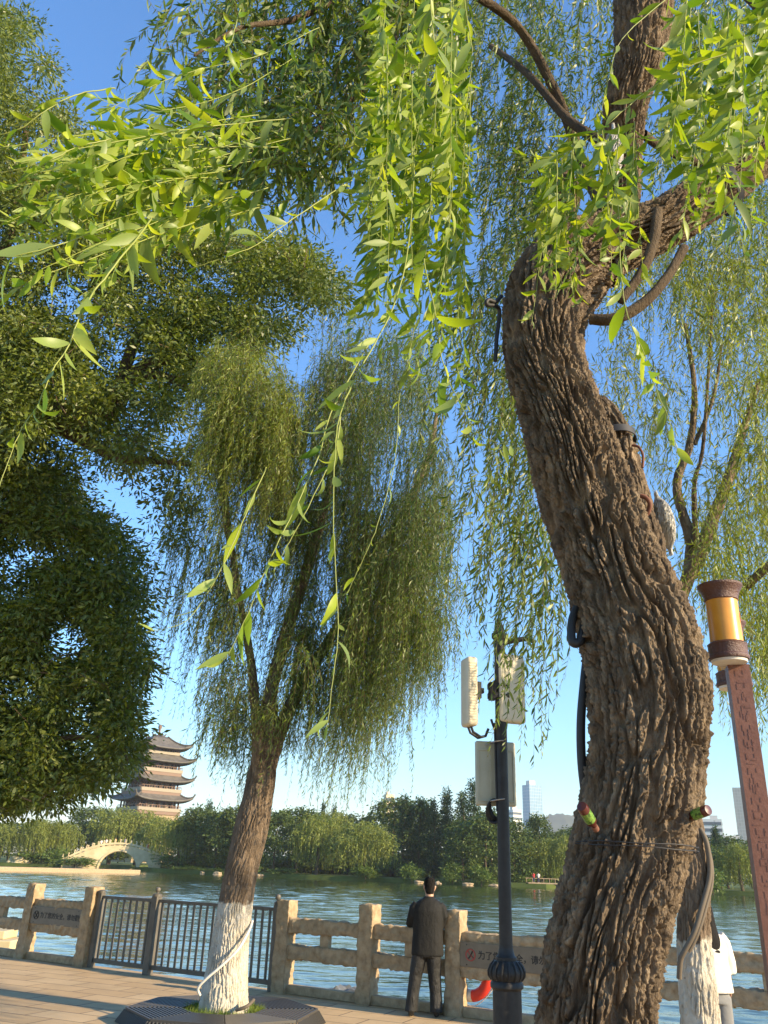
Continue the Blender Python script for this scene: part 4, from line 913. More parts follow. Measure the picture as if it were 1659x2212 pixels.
def lantern(px, py_top, py_bot, d, label, w_top, w_bot):
    pt, pb = D(px[0], py_top, d), D(px[1], py_bot, d); H_ = pt[2] - pb[2]; rt, rb = px2m(w_top, pt) / 2, px2m(w_bot, pb) / 2
    r = empty('lantern', (pb[0] * .6 + pt[0] * .4, d, pb[2]), label, 'lantern', 'lanterns on the red brown post')
    mb = MB(); mb.lathe([(rb * .82, .235 * H_), (rb * .80, .5 * H_), (rb * .80, .80 * H_)], 36, cap=False); s = mb.build('shade', M_amber, r, smooth=True)
    mb = MB(); mb.lathe([(rb * .5, .035 * H_), (rb * .98, .035 * H_), (rb * 1.02, .06 * H_), (rb * 1.0, .085 * H_), (rb * .96, .095 * H_), (rb * .96, .21 * H_), (rb * .99, .225 * H_), (rb * .85, .25 * H_)], 36); mb.build('lower_band', M_lbrown, r, smooth=True)
    mb = MB(); mb.lathe([(rb * .82, .79 * H_), (rb * .86, .80 * H_), (rb * .86, .84 * H_), (rb * .98, .92 * H_), (rt * .98, .965 * H_), (rt, .975 * H_), (rt, 1.0 * H_), (rt * .7, 1.005 * H_), (.02, 1.02 * H_)], 36); mb.build('upper_band', M_lbrown, r, smooth=True)
    mb = MB(); mb.lathe([(rb * .86, .0), (rb * .90, .03 * H_), (.01, .031 * H_)], 30); mb.build('diffuser', M_white_cloth, r, smooth=True)
    mb = MB(); rr = rb * .815
    V = []; F = []
    for i in range(7):
        for j in range(7): a = -.35 + (i - 3) * .07 * (1.3 - .15 * abs(j - 3)); V.append((rr * math.cos(a), rr * math.sin(a), H_ * (.5 + j * .022)))
    mb.add(V, [(i * 7 + j, i * 7 + j + 1, (i + 1) * 7 + j + 1, (i + 1) * 7 + j) for i in range(6) for j in range(6)]); mb.build('red_print', M_stain, s, smooth=True)
    return r
l1 = lantern((1552, 1577), 1266, 1432, 4.22, 'front amber lantern with dark bronze bands on the red brown post', 92, 84)
l2 = lantern((1570, 1587), 1346, 1488, 5.0, 'rear amber lantern half hidden under the front lantern on the same post', 78, 74)
mb = MB()
mb.tube([(0, 0, HZ - .02), (0, -.02, HZ + .03)], .03, 10); mb.lathe([(.05, 0), (.055, .03), (.05, .10), (.03, .11)], 16, (0, -.01, HZ + .01)); g = mb.build('glass_globe', mat('clear_glass', (.8, .8, .75), .05, trans=.8), ln_, smooth=True)

# ------------------------------------------------------------------ tree grate round the whitewashed willow
WT = G(482, 2188, .10); WTX, WTY = WT[0], WT[1]
gr = empty('tree_grate', (WTX, WTY, 0), 'low octagonal black slatted grate round the whitewashed willow', 'tree grate', rz=R(10))
mb = MB(); me_ = MB(); ro, ri, rf = 1.18, .50, 1.27; zt = .14
for k in range(8):
    a0, a1 = 2 * math.pi * k / 8, 2 * math.pi * (k + 1) / 8; am = (a0 + a1) / 2; M = Matrix.Rotation(am, 3, 'Z'); ap = math.cos(math.pi / 8)
    for j in range(13):
        x = (ri + (ro - ri) * (j + .5) / 13) * ap; wid = 2 * x * math.tan(math.pi / 8); mb.box(M @ Vector((x, 0, zt)), (.024, wid - .01, .03), rot=M)
    ns = 20
    for j in range(ns):
        v = (j + .5) / ns - .5; p0 = M @ Vector((ro * ap, v * 2 * ro * ap * math.tan(math.pi / 8), zt - .012)); p1 = M @ Vector((rf * ap, v * 2 * rf * ap * math.tan(math.pi / 8), .005)); me_.tube([p0, p1], .011, 4)
M_dg = mat('dark_grey_metal', (.06, .055, .048), .5); mb.build('top_slats', M_dg, gr); me_.build('side_bars', M_dg, gr)
mb = MB(); mb.lathe([(ri, .02), (ri, zt + .01), (ri + .015, zt + .01), (ri + .015, .02)], 8, cap=False, M=Matrix.Rotation(0, 3, 'Z')); mb.build('inner_rim', M_black_metal, gr)
mb = MB(); mb.lathe([(ri - .01, .0), (ri - .01, .09), (.2, .11), (.02, .12)], 16); soil = mb.build('soil', noise_color(mat('soil', rough=1), ((0.3, (.045, .032, .02)), (.7, (.10, .075, .05))), scale=20, bump=.6), gr, smooth=True)
rng = np.random.default_rng(21); n = 2600; a = rng.uniform(0, 6.283, n); rr = .30 + .19 * rng.random(n)
k = (np.sin(a * 3 + 1) + rng.random(n) * 1.4) > .1; a, rr = a[k], rr[k]; n = len(a)
b0 = np.stack([WTX + rr * np.cos(a), WTY + rr * np.sin(a), np.full(n, .085)], 1)
lv = leaves(b0, np.stack([rng.normal(size=n) * .5, rng.normal(size=n) * .5, np.ones(n)], 1), rng.normal(size=(n, 3)), .06 + .09 * rng.random(n), np.full(n, .007), .8 * rng.normal(size=n), 3)
M_grass = leaf_mat('grass_blade', (.09, .15, .02), (.15, .21, .03), (.24, .27, .06), (.15, .2, .05), (1.3, 1.3, .6), .3)
gm = np_mesh('grass', lv[0], [lv[1]], None, True, {'rnd': lv[2]}); tag(link('grass', gm, M_grass), 'short grass growing inside the tree grate', 'grass', kind='stuff')
for i, (px, col, lb) in enumerate(((432, (.72, .13, .03), 'orange wrapper lying at the foot of the whitewashed trunk'), (452, (.75, .52, .06), 'yellow crumpled wrapper lying between orange wrapper and bottle cap'), (470, (.72, .45, .05), 'yellow snack cup lying at the right foot of the whitewashed trunk'))):
    p = G(px - 6 + 14 * (px > 460), 2200, .12); bm = bmesh.new(); bmesh.ops.create_icosphere(bm, subdivisions=2, radius=.034)
    for v in bm.verts: v.co *= 1 + .35 * math.sin(v.co.x * 120 + i) * math.cos(v.co.y * 90 + v.co.z * 70); v.co.z *= .75
    me = bpy.data.meshes.new('wrapper'); bm.to_mesh(me); bm.free(); tag(link('wrapper', me, mat('wrapper_%d' % i, col, .4), None, p), lb, 'wrapper', 'litter on the tree grate')

# ------------------------------------------------------------------ people
def loft(mb, levels, n=24, power=2.4):
    """levels: (z, cx, cy, rx, ry)"""
    V = []
    for z, cx, cy, rx, ry in levels:
        for k in range(n):
            a = 2 * math.pi * k / n; c, s = math.cos(a), math.sin(a); V.append((cx + rx * math.copysign(abs(c) ** (2 / power), c), cy + ry * math.copysign(abs(s) ** (2 / power), s), z))
    m = len(levels); F = [(i * n + k, i * n + (k + 1) % n, (i + 1) * n + (k + 1) % n, (i + 1) * n + k) for i in range(m - 1) for k in range(n)]
    mb.add(V, F + [tuple(range(n))[::-1], tuple((m - 1) * n + k for k in range(n))])
def ball(mb, c, r, n=14):
    mb.lathe([(max(.001, math.cos(t)), math.sin(t)) for t in np.linspace(-1.5, 1.5, 10)], n, c, M=Matrix.Diagonal(Vector(r)))
def remeshed(mb, name, m, parent, vox, smooth=6):
    o = mb.build(name, m, parent, smooth=True); q = o.modifiers.new('remesh', 'REMESH'); q.mode = 'VOXEL'; q.voxel_size = vox; q.use_smooth_shade = True
    s = o.modifiers.new('smooth', 'SMOOTH'); s.iterations = smooth; s.factor = .5; return o
def hand(mb, wrist, d, palm_n, s=1.0, curl=.5):
    """palm, four bent fingers and a side thumb; d: pointing direction, palm_n: palm normal"""
    w = Vector(wrist); d = Vector(d).normalized(); nrm = Vector(palm_n); nrm = (nrm - d * nrm.dot(d)).normalized(); sd = d.cross(nrm)
    for k in np.linspace(-1, 1, 4): mb.tube([w + sd * .012 * k * s, w + d * .05 * s + sd * .026 * k * s, w + d * .088 * s + sd * .03 * k * s], [.014 * s, .0155 * s, .012 * s], 8)
    for k, ln in zip(np.linspace(-1, 1, 4), (.072, .082, .078, .060)):
        p = w + d * .085 * s + sd * .031 * k * s; pts = [p]; dd = d.copy()
        for q in (.45, .33, .22): dd = (dd + nrm * curl * .6).normalized(); pts.append(pts[-1] + dd * ln * q * s)
        mb.tube(pts, [.0095 * s, .0088 * s, .008 * s, .006 * s], 8)
    p = w + d * .025 * s - sd * .022 * s; mb.tube([p, p - sd * .03 * s + d * .028 * s + nrm * .01, p - sd * .036 * s + d * .062 * s + nrm * .02], [.012 * s, .0105 * s, .008 * s], 8)
def head(mb, c, s=1.0, hd=(0, 1, 0)):
    """c: head centre; face towards +Y"""
    x, y, z = c
    loft(mb, [(z - .125 * s, x, y + .045 * s, .035 * s, .035 * s), (z - .10 * s, x, y + .035 * s, .056 * s, .062 * s), (z - .05 * s, x, y + .015 * s, .069 * s, .088 * s), (z, x, y, .074 * s, .096 * s), (z + .05 * s, x, y - .004 * s, .075 * s, .096 * s), (z + .09 * s, x, y - .008 * s, .063 * s, .08 * s), (z + .115 * s, x, y - .008 * s, .03 * s, .04 * s)], 22, 2.1)
    mb.tube([(x, y + .09 * s, z + .02 * s), (x, y + .112 * s, z - .02 * s), (x, y + .09 * s, z - .032 * s)], [.008 * s, .014 * s, .009 * s], 8)
    mb.tube([(x - .022 * s, y + .086 * s, z - .062 * s), (x, y + .094 * s, z - .061 * s), (x + .022 * s, y + .086 * s, z - .062 * s)], .008 * s, 8)
    for q in (-1, 1):
        ball(mb, (x + q * .031 * s, y + .084 * s, z + .008 * s), (.012 * s, .009 * s, .008 * s), 10)
        mb.tube([(x + q * .073 * s, y + .006, z - .03 * s), (x + q * .084 * s, y - .004, z), (x + q * .086 * s, y - .008, z + .022 * s), (x + q * .076 * s, y + .008, z + .03 * s)], [.009 * s, .012 * s, .012 * s, .008 * s], 8)
M_jacket = noise_color(mat('black_jacket_cloth', rough=0.75, spec=0.25), ((0.3, (0.011, 0.011, 0.010)), (0.7, (0.019, 0.018, 0.016))), scale=5, bump=0.55, bump_scale=7, dist=0.05, stretch=(1, 1, .5))
M_trousers = noise_color(mat('black_trouser_cloth', rough=0.5, spec=0.4), ((0.3, (0.010, 0.010, 0.009)), (0.7, (0.018, 0.017, 0.016))), scale=5, bump=0.9, bump_scale=9, dist=0.06, stretch=(1, 1, .55))
M_shoe = mat('black_leather', (0.02, 0.018, 0.016), 0.35); M_greyhair = noise_color(mat('black_grey_hair', rough=0.9, spec=0.1), ((0.35, (0.009, 0.008, 0.007)), (0.75, (0.028, 0.024, 0.02))), scale=26, stretch=(1, 1, .3), bump=.9, bump_scale=60)
mp = G(922, 2196); man = empty('person', (mp[0], mp[1], 0), 'man in black jacket and black trousers seen from behind at the stone railing', 'person', rz=R(-2))
mb = MB(); head(mb, (.02, .035, 1.555), .96); mb.tube([(.02, .015, 1.52), (.015, .0, 1.40)], [.056, .06], 14)
loft(mb, [(.80, 0, 0, .15, .10), (.95, 0, 0, .155, .105), (1.10, 0, 0, .15, .10), (1.25, .0, 0, .17, .105), (1.36, .0, 0, .16, .09), (1.42, .01, 0, .07, .06)])
ELB = {-1: (-.245, .05, 1.10), 1: (.185, .10, 1.08)}; WR = {-1: (-.10, .245, 1.17), 1: (.05, .235, 1.10)}
for q in (-1, 1):
    mb.tube([(q * .17, 0, 1.345), (q * .205, .0, 1.24), ELB[q]], [.05, .046, .038], 12); mb.tube([ELB[q], WR[q]], [.036, .026], 12)
    hand(mb, WR[q], (-q * .85, .15, .05), (0, -.8, -.3), .95, .6)
    mb.tube([(q * .09 - .01, 0, .86), (q * .125 - .03, .01, .46), (q * .165 - .04, -.01, .09)], [.085, .06, .042], 14); mb.tube([(q * .165 - .04, -.02, .06), (q * .175 - .04, .14, .035)], [.036, .03], 10)
remeshed(mb, 'body', M_skin, man, .0075, 3)
mb = MB(); loft(mb, [(.715, 0, 0, .218, .138), (.73, 0, 0, .222, .142), (.85, 0, 0, .215, .14), (1.0, .0, 0, .205, .135), (1.15, .0, -.005, .212, .135), (1.27, .0, -.01, .208, .132), (1.34, .0, -.005, .192, .12), (1.39, .01, 0, .15, .095), (1.425, .012, .003, .085, .078), (1.45, .014, .006, .07, .07)], 28, 2.3)
for q in (-1, 1): mb.tube([(q * .15, 0, 1.335), (q * .195, -.005, 1.29), (q * .215, .0, 1.21), ELB[q]], [.072, .070, .066, .060], 16); mb.tube([ELB[q], [(a + b * 3) / 4 for a, b in zip(ELB[q], WR[q])]], [.060, .045], 14); ball(mb, ELB[q], (.06, .06, .06))
jk = remeshed(mb, 'jacket', M_jacket, man, .011, 8)
mb = MB(); loft(mb, [(.70, 0, 0, .185, .128), (.78, 0, 0, .185, .13), (.90, 0, 0, .17, .12)], 26)
for q in (-1, 1): loft(mb, [(.055, q * .165 - .04, -.012, .088, .098), (.10, q * .165 - .04, -.01, .084, .094), (.28, q * .15 - .035, .0, .082, .09), (.46, q * .127 - .03, .01, .088, .098), (.62, q * .108 - .02, .005, .098, .112), (.76, q * .092 - .01, 0, .104, .118)], 22, 2.1)
remeshed(mb, 'trousers', M_trousers, man, .010, 5)
for q in (-1, 1):
    mb = MB(); mb.tube([(q * .165 - .042, -.085, .04), (q * .167 - .042, -.02, .055), (q * .172 - .042, .10, .045), (q * .178 - .042, .185, .03)], [.036, .046, .044, .024], 14); s_ = remeshed(mb, 'shoe', M_shoe, man, .008, 3)
mb = MB(); loft(mb, [(1.478, .02, -.022, .050, .044), (1.51, .02, -.016, .062, .064), (1.55, .02, .002, .070, .084), (1.585, .02, .016, .076, .098), (1.62, .02, .022, .079, .103), (1.665, .02, .022, .072, .092), (1.69, .02, .02, .04, .055)], 22, 2.2)
hr = remeshed(mb, 'hair', M_greyhair, man, .009, 3)
tx = bpy.data.textures.new('tuft', 'CLOUDS'); tx.noise_scale = .02; dm = hr.modifiers.new('tuft', 'DISPLACE'); dm.texture = tx; dm.strength = .014

wp = D(1541, 2150, 9.5); wf = empty('person', (wp[0], 9.5, 0), 'long haired woman in cream blouse and grey trousers half hidden by the second trunk', 'person', rz=R(8))
M_greycloth = noise_color(mat('grey_trouser_cloth', rough=0.8), ((0.3, (0.16, 0.16, 0.16)), (0.7, (0.22, 0.22, 0.215))), scale=5, bump=.4, bump_scale=8, dist=.03)
mb = MB(); head(mb, (0, .03, 1.46), .93); mb.tube([(0, .01, 1.42), (0, 0, 1.30)], [.046, .05], 12)
loft(mb, [(.78, 0, 0, .14, .1), (.95, 0, 0, .12, .09), (1.15, 0, 0, .14, .095), (1.27, 0, 0, .13, .08), (1.33, 0, 0, .05, .05)])
for q in (-1, 1):
    mb.tube([(q * .14, 0, 1.265), (q * .185, -.01, 1.03), (q * .20, .03, .82)], [.045, .036, .024], 12); hand(mb, (q * .20, .03, .82), (0.02 * q, .1, -1), (-q, 0.1, 0), .9, .35)
    mb.tube([(q * .08, 0, .8), (q * .085, .01, .42), (q * .085, -.01, .07)], [.085, .055, .036], 12); mb.tube([(q * .085, -.02, .05), (q * .09, .13, .03)], [.032, .026], 10)
remeshed(mb, 'body', M_skin, wf, .0075, 3)
mb = MB(); loft(mb, [(.755, 0, 0, .205, .15), (.85, 0, 0, .195, .145), (1.0, 0, 0, .175, .125), (1.15, 0, -.005, .172, .12), (1.25, 0, 0, .165, .105), (1.30, 0, 0, .09, .07), (1.325, 0, 0, .06, .055)], 26)
for q in (-1, 1): mb.tube([(q * .12, 0, 1.265), (q * .175, 0, 1.2), (q * .205, -.01, 1.03), (q * .215, .015, .93)], [.066, .068, .066, .07], 14)
remeshed(mb, 'blouse', M_white_cloth, wf, .011, 6)
mb = MB(); loft(mb, [(.66, 0, 0, .165, .12), (.80, 0, 0, .15, .11)], 24)
for q in (-1, 1): loft(mb, [(.07, q * .09, -.01, .085, .085), (.42, q * .088, .005, .088, .09), (.72, q * .078, 0, .09, .108)], 20)
remeshed(mb, 'trousers', M_greycloth, wf, .011, 4)
mb = MB(); loft(mb, [(1.02, .01, -.085, .07, .03), (1.12, .01, -.085, .095, .04), (1.25, 0, -.07, .095, .05), (1.36, 0, -.03, .085, .075), (1.44, 0, .0, .082, .095), (1.52, 0, .015, .08, .1), (1.57, 0, .015, .055, .07), (1.59, 0, .015, .02, .03)], 22); remeshed(mb, 'hair', M_hair, wf, .009, 3)
for q in (-1, 1): mb = MB(); mb.tube([(q * .085, -.07, .035), (q * .087, .08, .04), (q * .09, .16, .025)], [.034, .038, .02], 12); mb.build('shoe', M_shoe, wf, smooth=True)

# ------------------------------------------------------------------ the big willow in front
def dpath(rows):
    P = [D(x, y, d) for x, y, d, hw in rows]; return P, [px2m(hw, p) for (x, y, d, hw), p in zip(rows, P)]
rows = [(1215, 3040, 4.22, 215), (1225, 2900, 4.2, 180), (1245, 2650, 4.15, 152), (1266, 2400, 4.08, 138), (1286, 2212, 4.04, 131), (1304, 2054, 4.01, 127), (1325, 1960, 4.0, 127), (1350, 1860, 4.0, 126), (1368, 1770, 4.0, 127), (1394, 1650, 4.0, 129), (1403, 1500, 4.0, 133), (1386, 1400, 4.03, 129), (1354, 1300, 4.08, 120), (1315, 1200, 4.15, 109), (1278, 1100, 4.22, 107), (1244, 1000, 4.3, 100), (1212, 900, 4.4, 93), (1180, 800, 4.5, 89), (1173, 720, 4.55, 92), (1190, 640, 4.6, 102), (1238, 575, 4.62, 98), (1310, 532, 4.6, 79), (1395, 500, 4.55, 63), (1480, 456, 4.5, 58), (1565, 398, 4.45, 54), (1650, 330, 4.4, 48), (1760, 250, 4.3, 42)]
P, rr = dpath(rows)
bx0, by0 = P[0][0], P[0][1]
willow = empty('willow_tree', (bx0, by0, 0), 'big leaning willow with deeply furrowed bark and long bright hanging branches in front', 'tree')
sweep_trunk('trunk', P, rr, M_bark, willow, nu=720, step=.0045, depth=.054, seed=4, cw=.062, ch=.27, lump=.05)
for i, (rw, nm, dp) in enumerate((
    ([(1285, 590, 4.62, 60), (1318, 500, 4.66, 52), (1338, 420, 4.62, 45), (1346, 330, 4.55, 42), (1353, 225, 4.4, 50), (1380, 130, 4.3, 55), (1388, 20, 4.25, 64), (1392, -120, 4.2, 66)], 'limb', .036),
    ([(1412, 1290, 4.32, 20), (1398, 1190, 4.38, 40), (1376, 1120, 4.46, 42), (1350, 1040, 4.50, 44), (1330, 950, 4.55, 40), (1308, 890, 4.60, 26), (1298, 862, 4.62, 12)], 'stub', .026),
    ([(1275, 690, 4.42, 12), (1330, 688, 4.36, 13), (1390, 655, 4.33, 12), (1440, 600, 4.33, 11), (1478, 535, 4.36, 11)], 'branch', .003),
    ([(1420, 455, 4.38, 13), (1412, 520, 4.36, 12), (1385, 590, 4.36, 11), (1340, 650, 4.36, 10)], 'branch', .003),
    ([(1390, 290, 4.5, 10), (1430, 320, 4.7, 9), (1490, 345, 4.9, 9), (1550, 362, 5.0, 8)], 'branch', .003),
    ([(1540, 380, 4.5, 12), (1490, 430, 4.6, 9), (1450, 440, 4.7, 7)], 'branch', .002),
    ([(1310, 460, 4.9, 16), (1260, 360, 5.2, 13), (1200, 200, 5.2, 11), (1100, 40, 4.9, 10), (900, -60, 4.2, 9), (760, -20, 3.8, 8)], 'limb', .006),
    ([(1340, 330, 4.6, 14), (1230, 260, 4.9, 10), (1140, 160, 5.2, 8), (1060, 100, 5.6, 6)], 'branch', .003),
    ([(900, -60, 4.2, 9), (830, 130, 4.0, 8), (720, 250, 3.8, 7), (600, 340, 3.6, 6), (480, 400, 3.4, 4), (330, 440, 3.2, 3)], 'branch', .002),
    ([(760, -20, 3.8, 7), (640, 40, 3.5, 7), (520, 60, 3.3, 5), (420, 120, 3.1, 3)], 'branch', .002),
    ([(1390, -60, 4.2, 30), (1470, -100, 3.8, 22), (1560, -60, 3.4, 14), (1640, 20, 3.2, 9)], 'branch', .005))):
    p_, r_ = dpath(rw); sweep_trunk(nm, p_, r_, M_bark if i < 2 else M_bark_dark, willow, nu=300 if i < 2 else 28, step=.006 if i < 2 else .02, depth=dp, seed=20 + i, cw=.05, ch=.16, lump=.06)

rng = np.random.default_rng(11)
# --- near hanging branches, each one a part
def near_strand(pts, leaf=.095, sp=.032, skip=.0, seed=0, stem=.0024, fold=.22, lw=.225, droop=.5, wind=1.0, curl=1.05, spread=.8):
    g = np.random.default_rng(seed); P = np.array([D(x, y, d) for x, y, d in pts]); leaf *= 1.13
    n = len(P); t = np.linspace(0, n - 1, max(16, n * 6)); i = np.minimum(t.astype(int), n - 2); f = (t - i)[:, None]
    q = lambda k: P[np.clip(i + k, 0, n - 1)]
    path = .5 * (2 * q(0) + (q(1) - q(-1)) * f + (2 * q(-1) - 5 * q(0) + 4 * q(1) - q(2)) * f ** 2 + (3 * q(0) - q(-1) - 3 * q(1) + q(2)) * f ** 3)
    path = path + np.cumsum(g.normal(size=path.shape) * .0012, 0)
    lv = leafy_strands(path[None], sp, leaf, leaf * lw, g, 7, fold, spread, droop, curl, .38, wind, skip, .55)
    return lv, tubes(path[None], stem, .0008, 6)
_pend = []
def near_branch(pts, bunch=1, **kw):
    """one hanging branch, or a bunch of strands that hang from one branchlet"""
    _pend.append(near_strand(pts, **kw))
    if len(_pend) >= bunch:
        foliage_obj('hanging_branch', [p[0] for p in _pend], [M_leaf_near, M_twig], willow, [p[1] for p in _pend]); _pend.clear()
sd = 100
A = [   # hand placed sprays (x, y, distance)
    ([(925, -30, 2.0), (935, 60, 2.0), (942, 150, 2.02), (938, 300, 2.1)], dict(leaf=.11, sp=.024)),
    ([(1000, -30, 2.1), (1010, 60, 2.1), (1020, 130, 2.15), (1010, 230, 2.2)], dict(leaf=.10, sp=.028)),
    ([(915, 560, 2.15), (940, 680, 2.1), (952, 770, 2.1), (985, 850, 2.1), (1030, 930, 2.05), (1110, 958, 2.0)], dict(leaf=.095, sp=.045, lw=.23)),
    ([(895, 330, 2.5), (882, 520, 2.4), (845, 660, 2.3), (775, 790, 2.2), (725, 890, 2.1), (712, 1000, 2.05), (711, 1180, 2.0), (712, 1350, 1.98), (696, 1490, 1.96), (688, 1560, 1.95)], dict(leaf=.085, sp=.06, stem=.0032, skip=.25)),
    ([(800, 740, 2.4), (725, 870, 2.3), (690, 985, 2.25), (640, 1100, 2.2), (592, 1200, 2.15), (555, 1300, 2.1), (520, 1390, 2.1), (488, 1445, 2.1)], dict(leaf=.10, sp=.062, lw=.2)),
    ([(735, 900, 2.2), (720, 980, 2.2), (668, 1090, 2.2), (622, 1180, 2.2), (590, 1240, 2.2)], dict(leaf=.08, sp=.055)),
    ([(575, 1010, 2.6), (520, 1130, 2.5), (465, 1240, 2.45), (400, 1335, 2.4), (312, 1362, 2.35)], dict(leaf=.085, sp=.07, lw=.19)),
    ([(862, 850, 2.5), (850, 1000, 2.45), (812, 1130, 2.4), (772, 1232, 2.4), (745, 1292, 2.4)], dict(leaf=.045, sp=.06, stem=.0016)),
    ([(958, 300, 2.5), (968, 480, 2.5), (962, 640, 2.5), (985, 790, 2.5), (1012, 890, 2.5)], dict(leaf=.08, sp=.045)),
    ([(760, 390, 2.3), (640, 470, 2.2), (560, 530, 2.15), (490, 562, 2.1), (410, 592, 2.1)], dict(leaf=.095, sp=.065, lw=.26)),
    ([(330, 470, 2.1), (275, 545, 2.0), (205, 630, 1.95), (170, 690, 1.9), (150, 740, 1.9), (112, 800, 1.88), (75, 880, 1.86), (40, 950, 1.85), (-5, 1070, 1.84)], dict(leaf=.085, sp=.05, lw=.27, stem=.0034)),
    ([(250, 190, 2.0), (170, 205, 1.95), (100, 240, 1.9), (40, 280, 1.9), (-20, 295, 1.9)], dict(leaf=.10, sp=.05, lw=.22)),
    ([(240, 300, 2.0), (160, 320, 1.95), (90, 345, 1.9), (-20, 375, 1.9)], dict(leaf=.095, sp=.05, lw=.22)),
    ([(420, 480, 2.4), (300, 520, 2.2), (190, 560, 2.1), (80, 600, 2.0), (-20, 660, 2.0)], dict(leaf=.10, sp=.035)),
    ([(250, 480, 2.0), (150, 520, 1.9), (60, 545, 1.85), (-20, 560, 1.85)], dict(leaf=.11, sp=.04, lw=.23)),
    ([(690, 60, 3.0), (560, 120, 2.8), (430, 150, 2.7), (320, 190, 2.6), (215, 245, 2.5)], dict(leaf=.095, sp=.026)),
    ([(640, 120, 3.0), (520, 190, 2.8), (400, 230, 2.6), (290, 240, 2.5), (205, 210, 2.4)], dict(leaf=.10, sp=.03)),
    ([(520, 20, 2.4), (500, 90, 2.3), (480, 100, 2.3), (455, 75, 2.3)], dict(leaf=.085, sp=.045)),
    ([(1460, -20, 2.3), (1350, 80, 2.3), (1320, 170, 2.3), (1300, 260, 2.3)], dict(leaf=.08, sp=.07)),
    ([(1580, 110, 2.3), (1470, 150, 2.3), (1380, 210, 2.3), (1290, 285, 2.3), (1200, 335, 2.3), (1105, 325, 2.3)], dict(leaf=.105, sp=.04, lw=.23, stem=.003)),
    ([(1300, 280, 2.3), (1335, 440, 2.3), (1342, 560, 2.3), (1358, 680, 2.3), (1390, 770, 2.25), (1412, 840, 2.2), (1440, 910, 2.2), (1466, 1000, 2.2)], dict(leaf=.10, sp=.045, lw=.24)),
    ([(1555, 330, 2.3), (1575, 400, 2.3), (1590, 470, 2.3), (1612, 550, 2.3)], dict(leaf=.10, sp=.035)),
    ([(1160, 380, 2.4), (1172, 440, 2.4), (1168, 520, 2.4), (1185, 580, 2.4)], dict(leaf=.095, sp=.04)),
]
for pts, kw in A: sd += 1; near_branch(pts, seed=sd, **kw)
# curtain in the middle of the picture
for k in range(54):
    x0 = rng.uniform(815, 1030); y0 = rng.uniform(-80, 330); d0 = rng.uniform(2.3, 3.4); ln = rng.uniform(350, 620); dx = rng.uniform(-95, 10); ye = min(y0 + ln, rng.uniform(700, 960))
    sd += 1; near_branch([(x0, y0, d0), (x0 + dx * .15, y0 + (ye - y0) * .33, d0 - .05), (x0 + dx * .5, y0 + (ye - y0) * .66, d0 - .1), (x0 + dx, ye, d0 - .15)], leaf=rng.uniform(.08, .105), sp=rng.uniform(.026, .04), seed=sd, bunch=3)
# left sprays blown towards the left edge
for k in range(39):
    x0 = rng.uniform(380, 640); y0 = rng.uniform(230, 450); d0 = rng.uniform(2.4, 3.1); xe = rng.uniform(-30, 240); ye = y0 + (x0 - xe) * rng.uniform(.12, .42) + rng.uniform(-30, 30)
    sd += 1; near_branch([(x0, y0, d0), (x0 * .67 + xe * .33, y0 * .72 + ye * .28 - 8, d0 - .2), (x0 * .33 + xe * .67, y0 * .38 + ye * .62 - 6, d0 - .4), (xe, ye, d0 - .6)], leaf=rng.uniform(.08, .11), sp=rng.uniform(.028, .04), seed=sd, bunch=3)
# cluster before the fork of the trunk and the bright mass in the upper right corner
for k in range(24):
    x0 = rng.uniform(1180, 1390); y0 = 330 - (x0 - 1180) * .3 + rng.uniform(-30, 40); ye = y0 + rng.uniform(170, 380); dx = rng.uniform(-60, 25); d0 = rng.uniform(2.2, 2.8)
    sd += 1; near_branch([(x0, y0, d0), (x0 + dx * .3, y0 + (ye - y0) * .5, d0), (x0 + dx, ye, d0)], leaf=rng.uniform(.085, .105), sp=rng.uniform(.03, .045), seed=sd, lw=.24, bunch=3)
for k in range(30):
    x0 = rng.uniform(1455, 1700); y0 = rng.uniform(-90, 180); ye = min(y0 + rng.uniform(200, 420), 520); dx = rng.uniform(-60, 20); d0 = rng.uniform(2.1, 3.0)
    sd += 1; near_branch([(x0, y0, d0), (x0 + dx * .3, y0 + (ye - y0) * .5, d0), (x0 + dx, ye, d0)], leaf=rng.uniform(.085, .11), sp=rng.uniform(.026, .038), seed=sd, lw=.25, bunch=3)

# --- canopy of the big willow farther up and behind
def curtain(poly, n, dr, lr, leaf, lw, sp, g, bottom=None, lean=(-.10, 0), arch=.2, sway=.1, rows=4, twig=.0018, skip=0.0, wind=.8, m=9, grp=7, jit=.075, gap=0.0):
    k = max(1, n // grp); x, y = sample_poly(poly, k * 2 if gap else k, g)
    if gap: q = np.argsort(-(fbm(x / 55, y / 260, None, 17, 3) + gap * g.normal(size=len(x))))[:k]; x, y = x[q], y[q]
    d = g.uniform(dr[0], dr[1], k); ln = g.uniform(lr[0], lr[1], k)
    x, y, d, ln = (np.repeat(q, grp) for q in (x, y, d, ln)); n = k * grp; x = x + g.normal(size=n) * jit * 1900 / d; y = y + g.normal(size=n) * jit * 1300 / d; d = d + g.normal(size=n) * jit; ln = ln * g.uniform(.5, 1.1, n); an = Dn(x, y, d)
    if bottom is not None:
        yb = np.interp(x, [b[0] for b in bottom], [b[1] for b in bottom]) + np.repeat(g.normal(size=k) * 55, grp) + g.normal(size=n) * 25; zb = Dn(x, yb, d)[:, 2]; ln = np.clip(np.minimum(ln, an[:, 2] - zb), .25, None)
    pa = hanging(an, ln, g, m, sway, arch, lean); lv = leafy_strands(pa, sp, leaf, leaf * lw, g, rows, 0.0, .7, .6, .7, .3, wind, skip, .4)
    return lv, tubes(resample(pa, 6), twig, twig * .4, 3)
g = np.random.default_rng(5); cv = []; st = []
